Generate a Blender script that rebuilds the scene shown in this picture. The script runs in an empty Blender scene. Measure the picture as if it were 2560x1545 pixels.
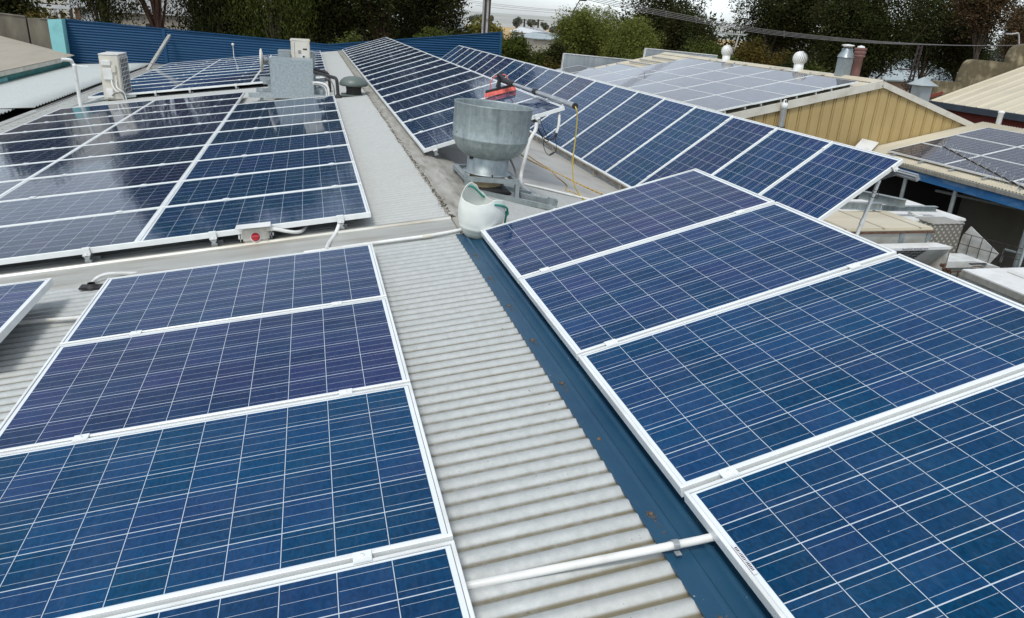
import bpy, bmesh, math, random
import numpy as np
from mathutils import Matrix, Vector
SC = bpy.context.scene
C = SC.collection
PI = math.pi
random.seed(7)

# ------------------------------------------------------------------ camera, sky, sun, exposure
FPX = 1816.65
RC = np.array([[0.9659321, -0.0428336, 0.2552263], [-0.2524857, -0.3724241, 0.8930572], [0.0567996, -0.9270736, -0.3705513]])
cd = bpy.data.cameras.new('camera'); cam = bpy.data.objects.new('camera', cd); C.objects.link(cam)
cd.sensor_width = 36.0; cd.lens = FPX / 2560 * 36; cd.clip_start = 0.05; cd.clip_end = 12000
cam.matrix_world = Matrix(((RC[0][0], -RC[0][1], -RC[0][2], 0), (RC[1][0], -RC[1][1], -RC[1][2], 0), (RC[2][0], -RC[2][1], -RC[2][2], 0), (0, 0, 0, 1)))
SC.camera = cam
SUN_EL, SUN_AZ = math.radians(58), math.radians(215)      # azimuth clockwise from +Y: behind and left of the viewer
W = bpy.data.worlds.new('World'); SC.world = W; W.use_nodes = True
nt = W.node_tree; N = nt.nodes; LK = nt.links
bg = N['Background']
sky = N.new('ShaderNodeTexSky'); sky.sky_type = 'NISHITA'; sky.sun_disc = False
sky.sun_elevation = SUN_EL; sky.sun_rotation = SUN_AZ; sky.dust_density = 1.0; sky.air_density = 1.0; sky.altitude = 50
hs = N.new('ShaderNodeHueSaturation'); hs.inputs['Saturation'].default_value = 0.25
LK.new(sky.outputs[0], hs.inputs['Color'])
hm = N.new('ShaderNodeVectorMath'); hm.operation = 'MULTIPLY'; hm.inputs[1].default_value = (0.935, 1.0, 1.065); LK.new(hs.outputs[0], hm.inputs[0])
tc = N.new('ShaderNodeTexCoord'); sx = N.new('ShaderNodeSeparateXYZ'); LK.new(tc.outputs['Generated'], sx.inputs[0])
rmp = N.new('ShaderNodeMapRange'); rmp.inputs[1].default_value = 0.0; rmp.inputs[2].default_value = 0.7; rmp.inputs[3].default_value = 1.22; rmp.inputs[4].default_value = 1.30
LK.new(sx.outputs[2], rmp.inputs[0])
cn = N.new('ShaderNodeTexNoise'); cn.inputs['Scale'].default_value = 3.2; cn.inputs['Detail'].default_value = 6
mp = N.new('ShaderNodeMapping'); mp.inputs['Scale'].default_value = (1, 1, 3.2); LK.new(tc.outputs['Generated'], mp.inputs[0]); LK.new(mp.outputs[0], cn.inputs['Vector'])
cr = N.new('ShaderNodeMapRange'); cr.inputs[1].default_value = 0.32; cr.inputs[2].default_value = 0.68; cr.inputs[3].default_value = 0.78; cr.inputs[4].default_value = 1.16
LK.new(cn.outputs[0], cr.inputs[0])
mm = N.new('ShaderNodeMath'); mm.operation = 'MULTIPLY'; LK.new(rmp.outputs[0], mm.inputs[0]); LK.new(cr.outputs[0], mm.inputs[1])
vm = N.new('ShaderNodeVectorMath'); vm.operation = 'SCALE'; LK.new(hm.outputs[0], vm.inputs[0]); LK.new(mm.outputs[0], vm.inputs['Scale'])
LK.new(vm.outputs[0], bg.inputs[0]); bg.inputs[1].default_value = 0.118
sd = bpy.data.lights.new('sun', 'SUN'); sd.energy = 1.35; sd.angle = math.radians(14); sd.color = (1.0, 0.96, 0.9)
sun = bpy.data.objects.new('sun', sd); C.objects.link(sun)
sdir = Vector((math.sin(SUN_AZ) * math.cos(SUN_EL), math.cos(SUN_AZ) * math.cos(SUN_EL), math.sin(SUN_EL)))
sun.rotation_euler = sdir.to_track_quat('Z', 'Y').to_euler(); sun.location = (0, 0, 30)
SC.view_settings.view_transform = 'Standard'; SC.view_settings.look = 'None'; SC.view_settings.exposure = 0.42; SC.view_settings.gamma = 1.0
SC.view_settings.use_curve_mapping = False
SC.render.engine = 'CYCLES'; SC.cycles.use_denoising = True; SC.cycles.max_bounces = 6; SC.cycles.diffuse_bounces = 3; SC.cycles.glossy_bounces = 4

# ------------------------------------------------------------------ points of the place from sight lines of the photo at known depths
def ray(px, py): return RC @ np.array([(px - 1280) / FPX, (py - 772.5) / FPX, 1.0])
def at_y(px, py, Y): d = ray(px, py); return Vector(d * (Y / d[1]))
def at_x(px, py, X): d = ray(px, py); return Vector(d * (X / d[0]))
def at_z(px, py, Z): d = ray(px, py); return Vector(d * (Z / d[2]))

# ------------------------------------------------------------------ helpers
class MB:
    def __init__(s): s.v = []; s.f = []; s.smooth = []
    def add(s, v, f, sm=False):
        o = len(s.v); s.v += [tuple(p) for p in v]; s.f += [tuple(i + o for i in q) for q in f]; s.smooth += [sm] * len(f); return s
    def box(s, c, d, R=None):
        x, y, z = d[0] / 2, d[1] / 2, d[2] / 2
        P = [Vector(p) for p in ((-x, -y, -z), (x, -y, -z), (x, y, -z), (-x, y, -z), (-x, -y, z), (x, -y, z), (x, y, z), (-x, y, z))]
        if R is not None: P = [R @ p for p in P]
        return s.add([p + Vector(c) for p in P], [(0, 3, 2, 1), (4, 5, 6, 7), (0, 1, 5, 4), (1, 2, 6, 5), (2, 3, 7, 6), (3, 0, 4, 7)])
    def lim(s, a, b): return s.box([(a[i] + b[i]) / 2 for i in range(3)], [abs(b[i] - a[i]) for i in range(3)])
    def bbox(s, c, d, b, R=None):          # box with chamfered edges
        bm = bmesh.new(); bmesh.ops.create_cube(bm, size=1)
        for v in bm.verts: v.co = Vector((v.co.x * d[0], v.co.y * d[1], v.co.z * d[2]))
        bmesh.ops.bevel(bm, geom=bm.edges[:], offset=b, segments=2, affect='EDGES')
        P = [(R @ v.co if R is not None else v.co) + Vector(c) for v in bm.verts]; bm.verts.index_update()
        s.add(P, [[v.index for v in f.verts] for f in bm.faces]); bm.free(); return s
    def beam(s, a, b, w, h, up=(0, 0, 1)):
        a, b = Vector(a), Vector(b); d = (b - a); L = d.length; d.normalize(); x = d.cross(Vector(up)).normalized(); z = x.cross(d)
        R = Matrix((x, d, z)).transposed(); return s.box((a + b) / 2, (w, L, h), R)
    def prism(s, poly, vec):               # closed polygon of 3-D points pushed along vec
        n = len(poly); v = [Vector(p) for p in poly]; vec = Vector(vec)
        return s.add(v + [p + vec for p in v], [tuple(range(n - 1, -1, -1)), tuple(range(n, 2 * n))] + [(i, (i + 1) % n, n + (i + 1) % n, n + i) for i in range(n)])
    def tube(s, pts, r, n=10, cap=True):
        pts = [Vector(p) for p in pts]; m = len(pts); rr = r if isinstance(r, (list, tuple)) else [r] * m
        V = []; F = []; u = None
        for i, p in enumerate(pts):
            t = (pts[min(i + 1, m - 1)] - pts[max(i - 1, 0)]).normalized()
            if u is None:
                u = t.cross(Vector((0, 0, 1)));
                if u.length < 0.05: u = t.cross(Vector((0, 1, 0)))
            u = (u - t * u.dot(t)).normalized(); w = t.cross(u)
            V += [p + (u * math.cos(a) + w * math.sin(a)) * rr[i] for a in [2 * PI * k / n for k in range(n)]]
        for i in range(m - 1):
            for k in range(n): F.append((i * n + k, i * n + (k + 1) % n, (i + 1) * n + (k + 1) % n, (i + 1) * n + k))
        s.add(V, F, True)
        if cap: s.add(V[:n], [tuple(range(n - 1, -1, -1))]); s.add(V[-n:], [tuple(range(n))])
        return s
    def lathe(s, prof, n=40, c=(0, 0, 0), R=None, closed=False):
        V = []; F = []; m = len(prof)
        for r, z in prof: V += [Vector((r * math.cos(2 * PI * k / n), r * math.sin(2 * PI * k / n), z)) for k in range(n)]
        if R is not None: V = [R @ p for p in V]
        V = [p + Vector(c) for p in V]
        for i in range(m - 1 + (1 if closed else 0)):
            j = (i + 1) % m
            for k in range(n): F.append((i * n + k, i * n + (k + 1) % n, j * n + (k + 1) % n, j * n + k))
        s.add(V, F, True); return s
    def sheet(s, prof, y0, y1, th=0.002, axis='y'):      # open profile of (x, z) swept along y, thin
        n = len(prof); V = []; F = []
        for y in (y0, y1): V += [(x, y, z) for x, z in prof]
        for i in range(n - 1): F.append((i, i + 1, n + i + 1, n + i))
        s.add(V, F); return s
    def build(s, name, m, parent=None, loc=None):
        me = bpy.data.meshes.new(name); me.from_pydata([tuple(p) for p in s.v], [], s.f)
        if any(s.smooth): me.polygons.foreach_set('use_smooth', s.smooth)
        me.materials.append(m); o = bpy.data.objects.new(name, me); C.objects.link(o)
        if parent: o.parent = parent
        if loc is not None: o.location = loc
        return o
def thing(name, label, cat, loc=(0, 0, 0), group=None, rot=None):
    o = bpy.data.objects.new(name, None); C.objects.link(o); o.empty_display_size = 0.1; o.location = loc
    if rot: o.rotation_euler = rot
    o['label'] = label; o['category'] = cat
    if group: o['group'] = group
    return o
def tag(o, label, cat, group=None):
    o['label'] = label; o['category'] = cat
    if group: o['group'] = group
    return o
def kind(o, k): o['kind'] = k; return o
def rebase(o, base):                       # moves a mesh thing's origin to its base
    b = Vector(base); o.data.transform(Matrix.Translation(-b)); o.location = b; return o
def smooth_path(pts, k=6):
    P = [Vector(p) for p in pts]; out = []
    for i in range(len(P) - 1):
        a, b, c, d = P[max(i - 1, 0)], P[i], P[i + 1], P[min(i + 2, len(P) - 1)]
        for j in range(k):
            t = j / k; out.append(0.5 * ((2 * b) + (c - a) * t + (2 * a - 5 * b + 4 * c - d) * t * t + (3 * b - a - 3 * c + d) * t ** 3))
    return out + [P[-1]]
ORD = ['first', 'second', 'third', 'fourth', 'fifth', 'sixth', 'seventh', 'eighth', 'ninth', 'tenth', 'eleventh', 'twelfth', 'thirteenth', 'fourteenth', 'fifteenth',
       'sixteenth', 'seventeenth', 'eighteenth', 'nineteenth', 'twentieth', 'twenty-first', 'twenty-second', 'twenty-third']

# ------------------------------------------------------------------ materials
class G:
    def __init__(s, name):
        s.m = bpy.data.materials.new(name); s.m.use_nodes = True; s.t = s.m.node_tree; s.N = s.t.nodes; s.p = s.N['Principled BSDF']; s.o = s.N['Material Output']
    def n(s, ty, **k):
        x = s.N.new(ty)
        for a, b in k.items(): setattr(x, a, b)
        return x
    def l(s, a, b): s.t.links.new(a, b)
    def val(s, sock, v):
        if isinstance(v, (int, float)): sock.default_value = v
        elif isinstance(v, (tuple, list)): sock.default_value = v
        else: s.l(v, sock)
    def math(s, op, a, b=0.0, c=0.0):
        x = s.n('ShaderNodeMath', operation=op); s.val(x.inputs[0], a); s.val(x.inputs[1], b); s.val(x.inputs[2], c); return x.outputs[0]
    def mix(s, f, a, b):
        x = s.n('ShaderNodeMix', data_type='RGBA'); s.val(x.inputs[0], f)
        for i, v in ((6, a), (7, b)): s.val(x.inputs[i], (*v, 1) if isinstance(v, tuple) and len(v) == 3 else v)
        return x.outputs[2]
    def coord(s, which='Object', scale=None):
        x = s.n('ShaderNodeTexCoord'); o = x.outputs[which]
        if scale:
            mpn = s.n('ShaderNodeMapping'); mpn.inputs['Scale'].default_value = scale; s.l(o, mpn.inputs[0]); o = mpn.outputs[0]
        return o
    def noise(s, vec, sc, det=4, rough=0.55):
        x = s.n('ShaderNodeTexNoise'); s.l(vec, x.inputs['Vector']); x.inputs['Scale'].default_value = sc; x.inputs['Detail'].default_value = det; x.inputs['Roughness'].default_value = rough; return x.outputs[0]
    def ramp(s, v, a, b, lo=0.0, hi=1.0):
        x = s.n('ShaderNodeMapRange'); s.val(x.inputs[0], v); x.inputs[1].default_value = a; x.inputs[2].default_value = b; x.inputs[3].default_value = lo; x.inputs[4].default_value = hi; return x.outputs[0]
    def bump(s, h, st, dist=0.01):
        x = s.n('ShaderNodeBump'); x.inputs['Strength'].default_value = st; x.inputs['Distance'].default_value = dist; s.l(h, x.inputs['Height']); s.l(x.outputs[0], s.p.inputs['Normal'])
    def set(s, **k):
        for a, v in k.items():
            i = s.p.inputs[{'col': 'Base Color', 'rough': 'Roughness', 'metal': 'Metallic', 'ior': 'IOR', 'coat': 'Coat Weight', 'spec': 'Specular IOR Level', 'trans': 'Transmission Weight', 'sub': 'Subsurface Weight'}[a]]
            s.val(i, (*v, 1) if isinstance(v, tuple) and len(v) == 3 else v)
        return s
def mat(name, col, col2=None, sc=6.0, rough=0.5, metal=0.0, lo=0.35, hi=0.65, scale=None, bump=0.0, spec=0.5, det=5, grime=None, gsc=1.5):
    g = G(name); v = g.coord('Object', scale)
    c2 = col2 or tuple(x * 0.8 for x in col)
    nz = g.noise(v, sc, det); c = g.mix(g.ramp(nz, lo, hi), col, c2)
    if grime: c = g.mix(g.ramp(g.noise(v, gsc, 6), 0.5, 0.72, 0, 0.75), c, grime)
    g.set(col=c, rough=g.ramp(nz, 0.3, 0.7, rough * 0.85, min(1, rough * 1.15)), metal=metal, spec=spec)
    if bump: g.bump(nz, bump)
    return g.m

def panel_mat(name, Lx, Ly, nx, ny, bars, mx=0.03, my=0.022, tint=(0.0003, 0.050, 0.120), tint2=(0.017, 0.029, 0.098), dustk=0.04):
    g = G(name); c = g.coord('Object'); sp = g.n('ShaderNodeSeparateXYZ'); g.l(c, sp.inputs[0])
    px, py = (Lx - 2 * mx) / nx, (Ly - 2 * my) / ny
    u = g.math('DIVIDE', g.math('ADD', sp.outputs[0], Lx / 2 - mx), px); v = g.math('DIVIDE', g.math('ADD', sp.outputs[1], Ly / 2 - my), py)
    fu, fv = g.math('FRACT', u), g.math('FRACT', v)
    eu = g.math('MULTIPLY', g.math('MINIMUM', fu, g.math('SUBTRACT', 1.0, fu)), px); ev = g.math('MULTIPLY', g.math('MINIMUM', fv, g.math('SUBTRACT', 1.0, fv)), py)
    inside = g.math('MULTIPLY', g.math('MULTIPLY', g.math('GREATER_THAN', u, 0.0), g.math('LESS_THAN', u, float(nx))), g.math('MULTIPLY', g.math('GREATER_THAN', v, 0.0), g.math('LESS_THAN', v, float(ny))))
    gap = g.math('MAXIMUM', g.math('LESS_THAN', eu, 0.0012), g.math('LESS_THAN', ev, 0.0019))
    fb = g.math('FRACT', g.math('MULTIPLY', fv, float(bars))); bar = g.math('LESS_THAN', g.math('MULTIPLY', g.math('ABSOLUTE', g.math('SUBTRACT', fb, 0.5)), py / bars), 0.0008)
    bar = g.math('MULTIPLY', bar, g.math('GREATER_THAN', eu, 0.0045))
    vor = g.n('ShaderNodeTexVoronoi', feature='F1'); mpn = g.n('ShaderNodeMapping'); mpn.inputs['Scale'].default_value = (120, 70, 1); g.l(c, mpn.inputs[0]); g.l(mpn.outputs[0], vor.inputs['Vector']); vor.inputs['Scale'].default_value = 1.0
    vs = g.n('ShaderNodeSeparateColor'); g.l(vor.outputs['Color'], vs.inputs[0])
    oi = g.n('ShaderNodeObjectInfo')
    cid = g.n('ShaderNodeCombineXYZ'); g.l(g.math('FLOOR', u), cid.inputs[0]); g.l(g.math('FLOOR', v), cid.inputs[1]); g.l(g.math('MULTIPLY', oi.outputs['Random'], 57.0), cid.inputs[2])
    wn = g.n('ShaderNodeTexWhiteNoise', noise_dimensions='3D'); g.l(cid.outputs[0], wn.inputs[0])
    oc = g.n('ShaderNodeSeparateColor'); g.l(oi.outputs['Color'], oc.inputs[0])
    cloud = g.noise(g.coord('Object', (1, 1.6, 1)), 1.7, 3)
    fac = g.math('ADD', g.math('ADD', g.math('MULTIPLY', oc.outputs[0], 0.80), g.math('MULTIPLY', wn.outputs[0], 0.34)), g.ramp(cloud, 0.35, 0.65, -0.18, 0.18))
    cell = g.mix(fac, tint, tint2)
    val = g.math('ADD', g.math('MULTIPLY', vs.outputs[0], 0.34), g.math('MULTIPLY', wn.outputs[0], 0.34)); val = g.math('MULTIPLY', g.math('ADD', val, 0.66), oc.outputs[1])
    sc_ = g.n('ShaderNodeVectorMath', operation='SCALE'); g.l(cell, sc_.inputs[0]); g.l(val, sc_.inputs['Scale'])
    dn = g.n('ShaderNodeVectorMath', operation='ADD'); off = g.n('ShaderNodeCombineXYZ'); g.l(g.math('MULTIPLY', oi.outputs['Random'], 31.0), off.inputs[0]); g.l(c, dn.inputs[0]); g.l(off.outputs[0], dn.inputs[1])
    dust = g.math('MULTIPLY', g.ramp(g.noise(dn.outputs[0], 4.5, 8, 0.68), 0.42, 0.75, 0.0, dustk), g.ramp(g.noise(dn.outputs[0], 70, 3), 0.3, 0.7, 0.5, 1.0))
    cellc = g.mix(dust, sc_.outputs[0], (0.42, 0.45, 0.48))
    sk_ = g.noise(g.coord('Object', (14, 2.2, 1)), 3.0, 5, 0.7); dust = g.math('ADD', dust, g.ramp(sk_, 0.52, 0.78, 0.0, dustk * 0.8))
    cellc = g.mix(dust, sc_.outputs[0], (0.42, 0.45, 0.48)); spots = g.ramp(g.noise(dn.outputs[0], 48, 2), 0.775, 0.80, 0, 0.3 if dustk else 0.0)
    line = g.math('MULTIPLY', g.math('MAXIMUM', g.math('MULTIPLY', gap, 0.82), g.math('MULTIPLY', bar, 0.62)), 1.0 if dustk else 0.22)
    col = g.mix(line, cellc, (0.62, 0.68, 0.72)); col = g.mix(inside, (0.72, 0.76, 0.78), col); edge = g.math('MAXIMUM', g.math('GREATER_THAN', g.math('ABSOLUTE', sp.outputs[0]), Lx / 2 - .0146), g.math('GREATER_THAN', g.math('ABSOLUTE', sp.outputs[1]), Ly / 2 - .0146)); col = g.mix(edge, col, (0.22, 0.23, 0.23)); col = g.mix(spots, col, (0.5, 0.52, 0.5))
    g.set(col=col, rough=g.math('ADD', 0.045, g.math('MULTIPLY', dust, 1.0)), ior=(1.19 if dustk > .02 else 1.35) if dustk else 1.5, spec=0.5)
    wv = g.noise(dn.outputs[0], 2.2, 1); g.bump(wv, 0.03, 0.02)
    return g.m

def corr_mat(name, col, col2, axis, pitch, phase, dirt=(0.215, 0.185, 0.115), amt=0.7, rough=0.42, metal=0.25, stain=0.5):
    g = G(name); c = g.coord('Object'); sp = g.n('ShaderNodeSeparateXYZ'); g.l(c, sp.inputs[0])
    w = g.math('COSINE', g.math('MULTIPLY', g.math('SUBTRACT', sp.outputs[axis], phase), 2 * PI / pitch))
    w2 = g.math('COSINE', g.math('MULTIPLY', g.math('SUBTRACT', sp.outputs[axis], phase - pitch * .045), 2 * PI / pitch)); valley = g.ramp(w2, -0.35, -0.9, 0.0, 1.0)
    big = g.noise(c, 0.9, 6, 0.6); fine = g.noise(c, 24, 6, 0.7)
    st = g.coord('Object', (0.6, 14.0, 1.0) if axis == 1 else (14.0, 0.6, 1.0)); streak = g.noise(st, 2.0, 5, 0.6)
    d = g.math('MULTIPLY', valley, g.ramp(g.math('ADD', g.math('MULTIPLY', big, 0.6), g.math('MULTIPLY', fine, 0.55)), 0.36, 0.62, 0.42, amt))
    base = g.mix(g.ramp(fine, 0.35, 0.65), col, col2)
    base = g.mix(g.ramp(streak, 0.5, 0.75, 0, stain), base, tuple(x * 0.74 for x in col))
    base = g.mix(g.ramp(big, 0.52, 0.72, 0, stain * 0.6), base, (0.44, 0.40, 0.31))
    base = g.mix(d, base, dirt)
    specks = g.ramp(g.noise(c, 65, 2), 0.73, 0.76, 0, 0.8); base = g.mix(specks, base, (0.10, 0.085, 0.06))
    g.set(col=base, rough=g.ramp(fine, 0.3, 0.7, rough, rough + 0.2), metal=metal)
    g.bump(fine, 0.15, 0.002)
    return g.m

M = {}
M['cells'] = panel_mat('solar_cells', 1.64, 0.99, 10, 6, 3)
M['cells_tall'] = panel_mat('solar_cells_fine', 0.905, 1.66, 6, 10, 4, mx=0.015, my=0.02, tint=(0.085, 0.085, 0.100), tint2=(0.105, 0.098, 0.110), dustk=0.0)  # pale base stands for dust and for sky mirrored at a grazing view
M['cells_dark'] = panel_mat('solar_cells_dark', 0.905, 1.66, 6, 10, 4, mx=0.015, my=0.02, tint=(0.022, 0.022, 0.040), tint2=(0.032, 0.028, 0.044), dustk=0.012)
M['alu'] = mat('anodised_aluminium', (0.86, 0.88, 0.86), (0.78, 0.80, 0.78), 5, 0.38, 0.1, grime=(0.60, 0.60, 0.56), gsc=3)
M['rail'] = mat('mill_aluminium', (0.55, 0.57, 0.57), (0.45, 0.47, 0.47), 8, 0.35, 0.7)
M['roofL'] = corr_mat('weathered_zinc_sheet', (0.515, 0.532, 0.515), (0.415, 0.435, 0.42), 1, 0.076, 0.0, amt=1.0)
M['roofLfar'] = corr_mat('pale_zinc_sheet', (0.55, 0.555, 0.52), (0.48, 0.485, 0.455), 1, 0.076, 0.0, amt=0.35, stain=0.35)
M['roofwhite'] = corr_mat('white_painted_sheet', (0.50, 0.53, 0.51), (0.43, 0.46, 0.44), 1, 0.19, 0.0, amt=0.7, stain=0.25, metal=0.0)
M['roofR'] = corr_mat('grey_zinc_sheet', (0.50, 0.51, 0.48), (0.42, 0.43, 0.405), 1, 0.076, 0.0, amt=0.6)
M['roofpale'] = mat('pale_flat_sheet', (0.50, 0.48, 0.43), (0.44, 0.42, 0.375), 1.3, 0.5, 0.15, grime=(0.30, 0.28, 0.23), gsc=2.2)
M['flash'] = mat('galvanised_flashing', (0.50, 0.50, 0.46), (0.41, 0.41, 0.37), 2.5, 0.45, 0.3, grime=(0.28, 0.25, 0.19), gsc=4, scale=(0.5, 3, 1))
M['flashfar'] = mat('weathered_ridge_metal', (0.46, 0.44, 0.39), (0.34, 0.32, 0.27), 4, 0.5, 0.2, grime=(0.16, 0.13, 0.09), gsc=5, scale=(3, 0.7, 1))
M['galv'] = mat('galvanised_steel', (0.36, 0.40, 0.40), (0.25, 0.29, 0.295), 14, 0.45, 0.45, scale=(1, 1, 0.5), det=8)
M['galvbox'] = mat('spangled_galvanised_sheet', (0.40, 0.45, 0.46), (0.30, 0.345, 0.36), 26, 0.42, 0.4, det=3)
M['galvwall'] = mat('old_zinc_wall', (0.40, 0.44, 0.45), (0.29, 0.33, 0.345), 2.6, 0.5, 0.3, scale=(2.5, 1, 0.35), det=7)
M['pvc'] = mat('white_pvc', (0.80, 0.80, 0.77), (0.70, 0.70, 0.67), 9, 0.4, grime=(0.55, 0.52, 0.45), gsc=7)
M['cream'] = mat('cream_enamel', (0.66, 0.63, 0.54), (0.58, 0.55, 0.47), 4, 0.42, grime=(0.45, 0.41, 0.33), gsc=3)
M['white'] = mat('white_enamel', (0.78, 0.78, 0.75), (0.68, 0.68, 0.65), 3, 0.4, grime=(0.5, 0.47, 0.4), gsc=2)
M['dwhite'] = mat('grimy_white_fibreglass', (0.66, 0.66, 0.62), (0.52, 0.53, 0.50), 4, 0.5, grime=(0.36, 0.33, 0.27), gsc=3)
M['black'] = mat('black_rubber', (0.018, 0.018, 0.019), (0.03, 0.03, 0.03), 12, 0.6)
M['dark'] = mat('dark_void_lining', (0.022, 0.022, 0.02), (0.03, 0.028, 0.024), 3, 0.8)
M['red'] = mat('red_plastic', (0.55, 0.03, 0.035), (0.45, 0.02, 0.03), 8, 0.35)
M['bristle'] = mat('red_bristles', (0.75, 0.10, 0.08), (0.85, 0.22, 0.17), 60, 0.7)
M['yellow'] = mat('yellow_hose', (0.70, 0.52, 0.06), (0.60, 0.42, 0.05), 9, 0.45)
M['orange'] = mat('amber_cord', (0.62, 0.40, 0.05), (0.50, 0.30, 0.04), 9, 0.5)
M['rope'] = mat('teal_rope', (0.05, 0.34, 0.25), (0.03, 0.22, 0.17), 80, 0.8)
M['lichen'] = mat('grey_brown_lichen', (0.16, 0.13, 0.09), (0.09, 0.075, 0.055), 40, 0.9)
M['stain'] = mat('brown_screw_stain', (0.17, 0.12, 0.075), (0.09, 0.065, 0.045), 60, 0.8)
M['rust'] = mat('rusted_steel', (0.15, 0.075, 0.045), (0.07, 0.035, 0.022), 14, 0.8, bump=0.3)
M['bluewall'] = mat('blue_painted_sheet', (0.014, 0.070, 0.155), (0.010, 0.055, 0.13), 2, 0.45, 0.0, scale=(0.5, 1, 4), grime=(0.02, 0.085, 0.17), gsc=1, spec=0.2)
M['teal'] = mat('aqua_paint', (0.24, 0.56, 0.56), (0.21, 0.50, 0.51), 3, 0.5, grime=(0.17, 0.42, 0.43), gsc=3)
M['teald'] = mat('teal_fascia_paint', (0.02, 0.22, 0.20), (0.015, 0.17, 0.16), 3, 0.5, grime=(0.05, 0.09, 0.07), gsc=4)
M['concrete'] = mat('weathered_concrete', (0.185, 0.165, 0.125), (0.13, 0.115, 0.085), 2.2, 0.9, scale=(1.5, 1, 0.6), bump=0.2, det=8, grime=(0.075, 0.065, 0.05), gsc=1.2)
M['beigeroof'] = mat('stone_coloured_roof', (0.40, 0.36, 0.29), (0.36, 0.325, 0.26), 1.4, 0.6, scale=(4, 0.4, 1))
M['creamroof'] = mat('cream_roof_sheet', (0.60, 0.54, 0.40), (0.54, 0.48, 0.355), 1.0, 0.5, scale=(0.4, 3, 1), grime=(0.42, 0.38, 0.29), gsc=0.8)
M['bluedark'] = mat('worn_blue_fascia', (0.04, 0.22, 0.50), (0.02, 0.15, 0.40), 3, 0.55, grime=(0.30, 0.45, 0.60), gsc=2.6, scale=(1, .6, 2))
M['slate'] = mat('slate_blue_gutter', (0.045, 0.06, 0.08), (0.035, 0.045, 0.06), 3, 0.5)
M['redwall'] = mat('oxide_red_paint', (0.20, 0.03, 0.02), (0.15, 0.02, 0.015), 2, 0.6)
M['pinkwall'] = mat('faded_pink_render', (0.42, 0.27, 0.19), (0.34, 0.22, 0.15), 2, 0.8)
M['brick'] = mat('rendered_brick', (0.21, 0.105, 0.09), (0.14, 0.065, 0.055), 5, 0.8)
M['render'] = mat('mossy_render', (0.125, 0.10, 0.055), (0.085, 0.07, 0.04), 5, 0.95, bump=0.3, det=8, grime=(0.40, 0.34, 0.21), gsc=2.4, lo=0.3, hi=0.7)
M['bark'] = mat('grey_brown_bark', (0.12, 0.085, 0.06), (0.06, 0.042, 0.03), 6, 0.95, bump=0.4, scale=(1, 1, 0.25))
M['barkred'] = mat('reddish_bark', (0.14, 0.07, 0.045), (0.07, 0.035, 0.022), 7, 0.95, bump=0.4, scale=(1, 1, 0.2))
M['polesteel'] = mat('dark_pole_steel', (0.035, 0.026, 0.022), (0.055, 0.04, 0.033), 5, 0.6, 0.2)
M['poleconc'] = mat('pale_pole_concrete', (0.48, 0.46, 0.44), (0.38, 0.36, 0.34), 7, 0.85)
M['wire'] = mat('grey_cable', (0.20, 0.19, 0.18), (0.15, 0.14, 0.135), 4, 0.6)
M['mushroom'] = mat('grey_green_enamel', (0.12, 0.15, 0.13), (0.095, 0.12, 0.105), 4, 0.45)
M['earth'] = mat('dry_earth', (0.16, 0.12, 0.08), (0.10, 0.085, 0.05), 0.25, 0.95, det=9)
M['asphalt'] = mat('yard_asphalt', (0.06, 0.058, 0.055), (0.04, 0.04, 0.038), 1.2, 0.9)
M['hill'] = mat('dry_grass_hills', (0.42, 0.41, 0.36), (0.30, 0.32, 0.29), 0.004, 0.95, det=8)
M['field'] = mat('straw_field', (0.50, 0.34, 0.15), (0.40, 0.27, 0.12), 0.05, 0.95)
M['weather'] = mat('white_weatherboard', (0.66, 0.67, 0.66), (0.56, 0.57, 0.57), 2, 0.6)
M['ironroof'] = mat('pale_iron_roof', (0.42, 0.47, 0.47), (0.36, 0.41, 0.41), 1, 0.5, 0.2)
M['graywall'] = mat('grey_olive_lining', (0.36, 0.34, 0.28), (0.28, 0.27, 0.22), 1, 0.8)
M['lettering'] = mat('black_lettering', (0.015, 0.015, 0.018), (0.02, 0.02, 0.02), 9, 0.6)
M['sticker'] = mat('pale_sticker', (0.74, 0.75, 0.76), (0.7, 0.7, 0.71), 9, 0.5)
M['foam'] = mat('yellowed_foam', (0.42, 0.34, 0.20), (0.28, 0.22, 0.12), 9, 0.9, bump=0.4)

def gal_blue():
    g = G('blue_ridge_metal'); v = g.coord('Object'); nz = g.noise(v, 2.2, 6)
    c = g.mix(g.ramp(nz, 0.35, 0.65), (0.018, 0.072, 0.130), (0.012, 0.055, 0.108)); f = g.noise(g.coord('Object', (5, 1.2, 1)), 3, 6)
    c = g.mix(g.ramp(f, 0.6, 0.8, 0, 0.35), c, (0.10, 0.14, 0.17)); c = g.mix(g.ramp(g.noise(v, 60, 2), 0.74, 0.77, 0, 0.7), c, (0.35, 0.37, 0.36))
    g.set(col=c, rough=0.36, metal=0.0, spec=0.3); return g.m
M['blueridge'] = gal_blue()
def ribbed():
    g = G('tan_ribbed_cladding'); c = g.coord('Object'); nz = g.noise(c, 1.4, 7); st = g.noise(g.coord('Object', (9, 1, 0.35)), 2, 6)
    col = g.mix(g.ramp(nz, 0.35, 0.65), (0.47, 0.345, 0.145), (0.42, 0.305, 0.128)); col = g.mix(g.ramp(st, 0.5, 0.78, 0, 0.6), col, (0.34, 0.24, 0.10))
    col = g.mix(g.ramp(g.noise(c, 9, 3), 0.72, 0.78, 0, 0.7), col, (0.14, 0.09, 0.04))
    g.set(col=col, rough=0.55); return g.m
M['tan'] = ribbed()
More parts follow.
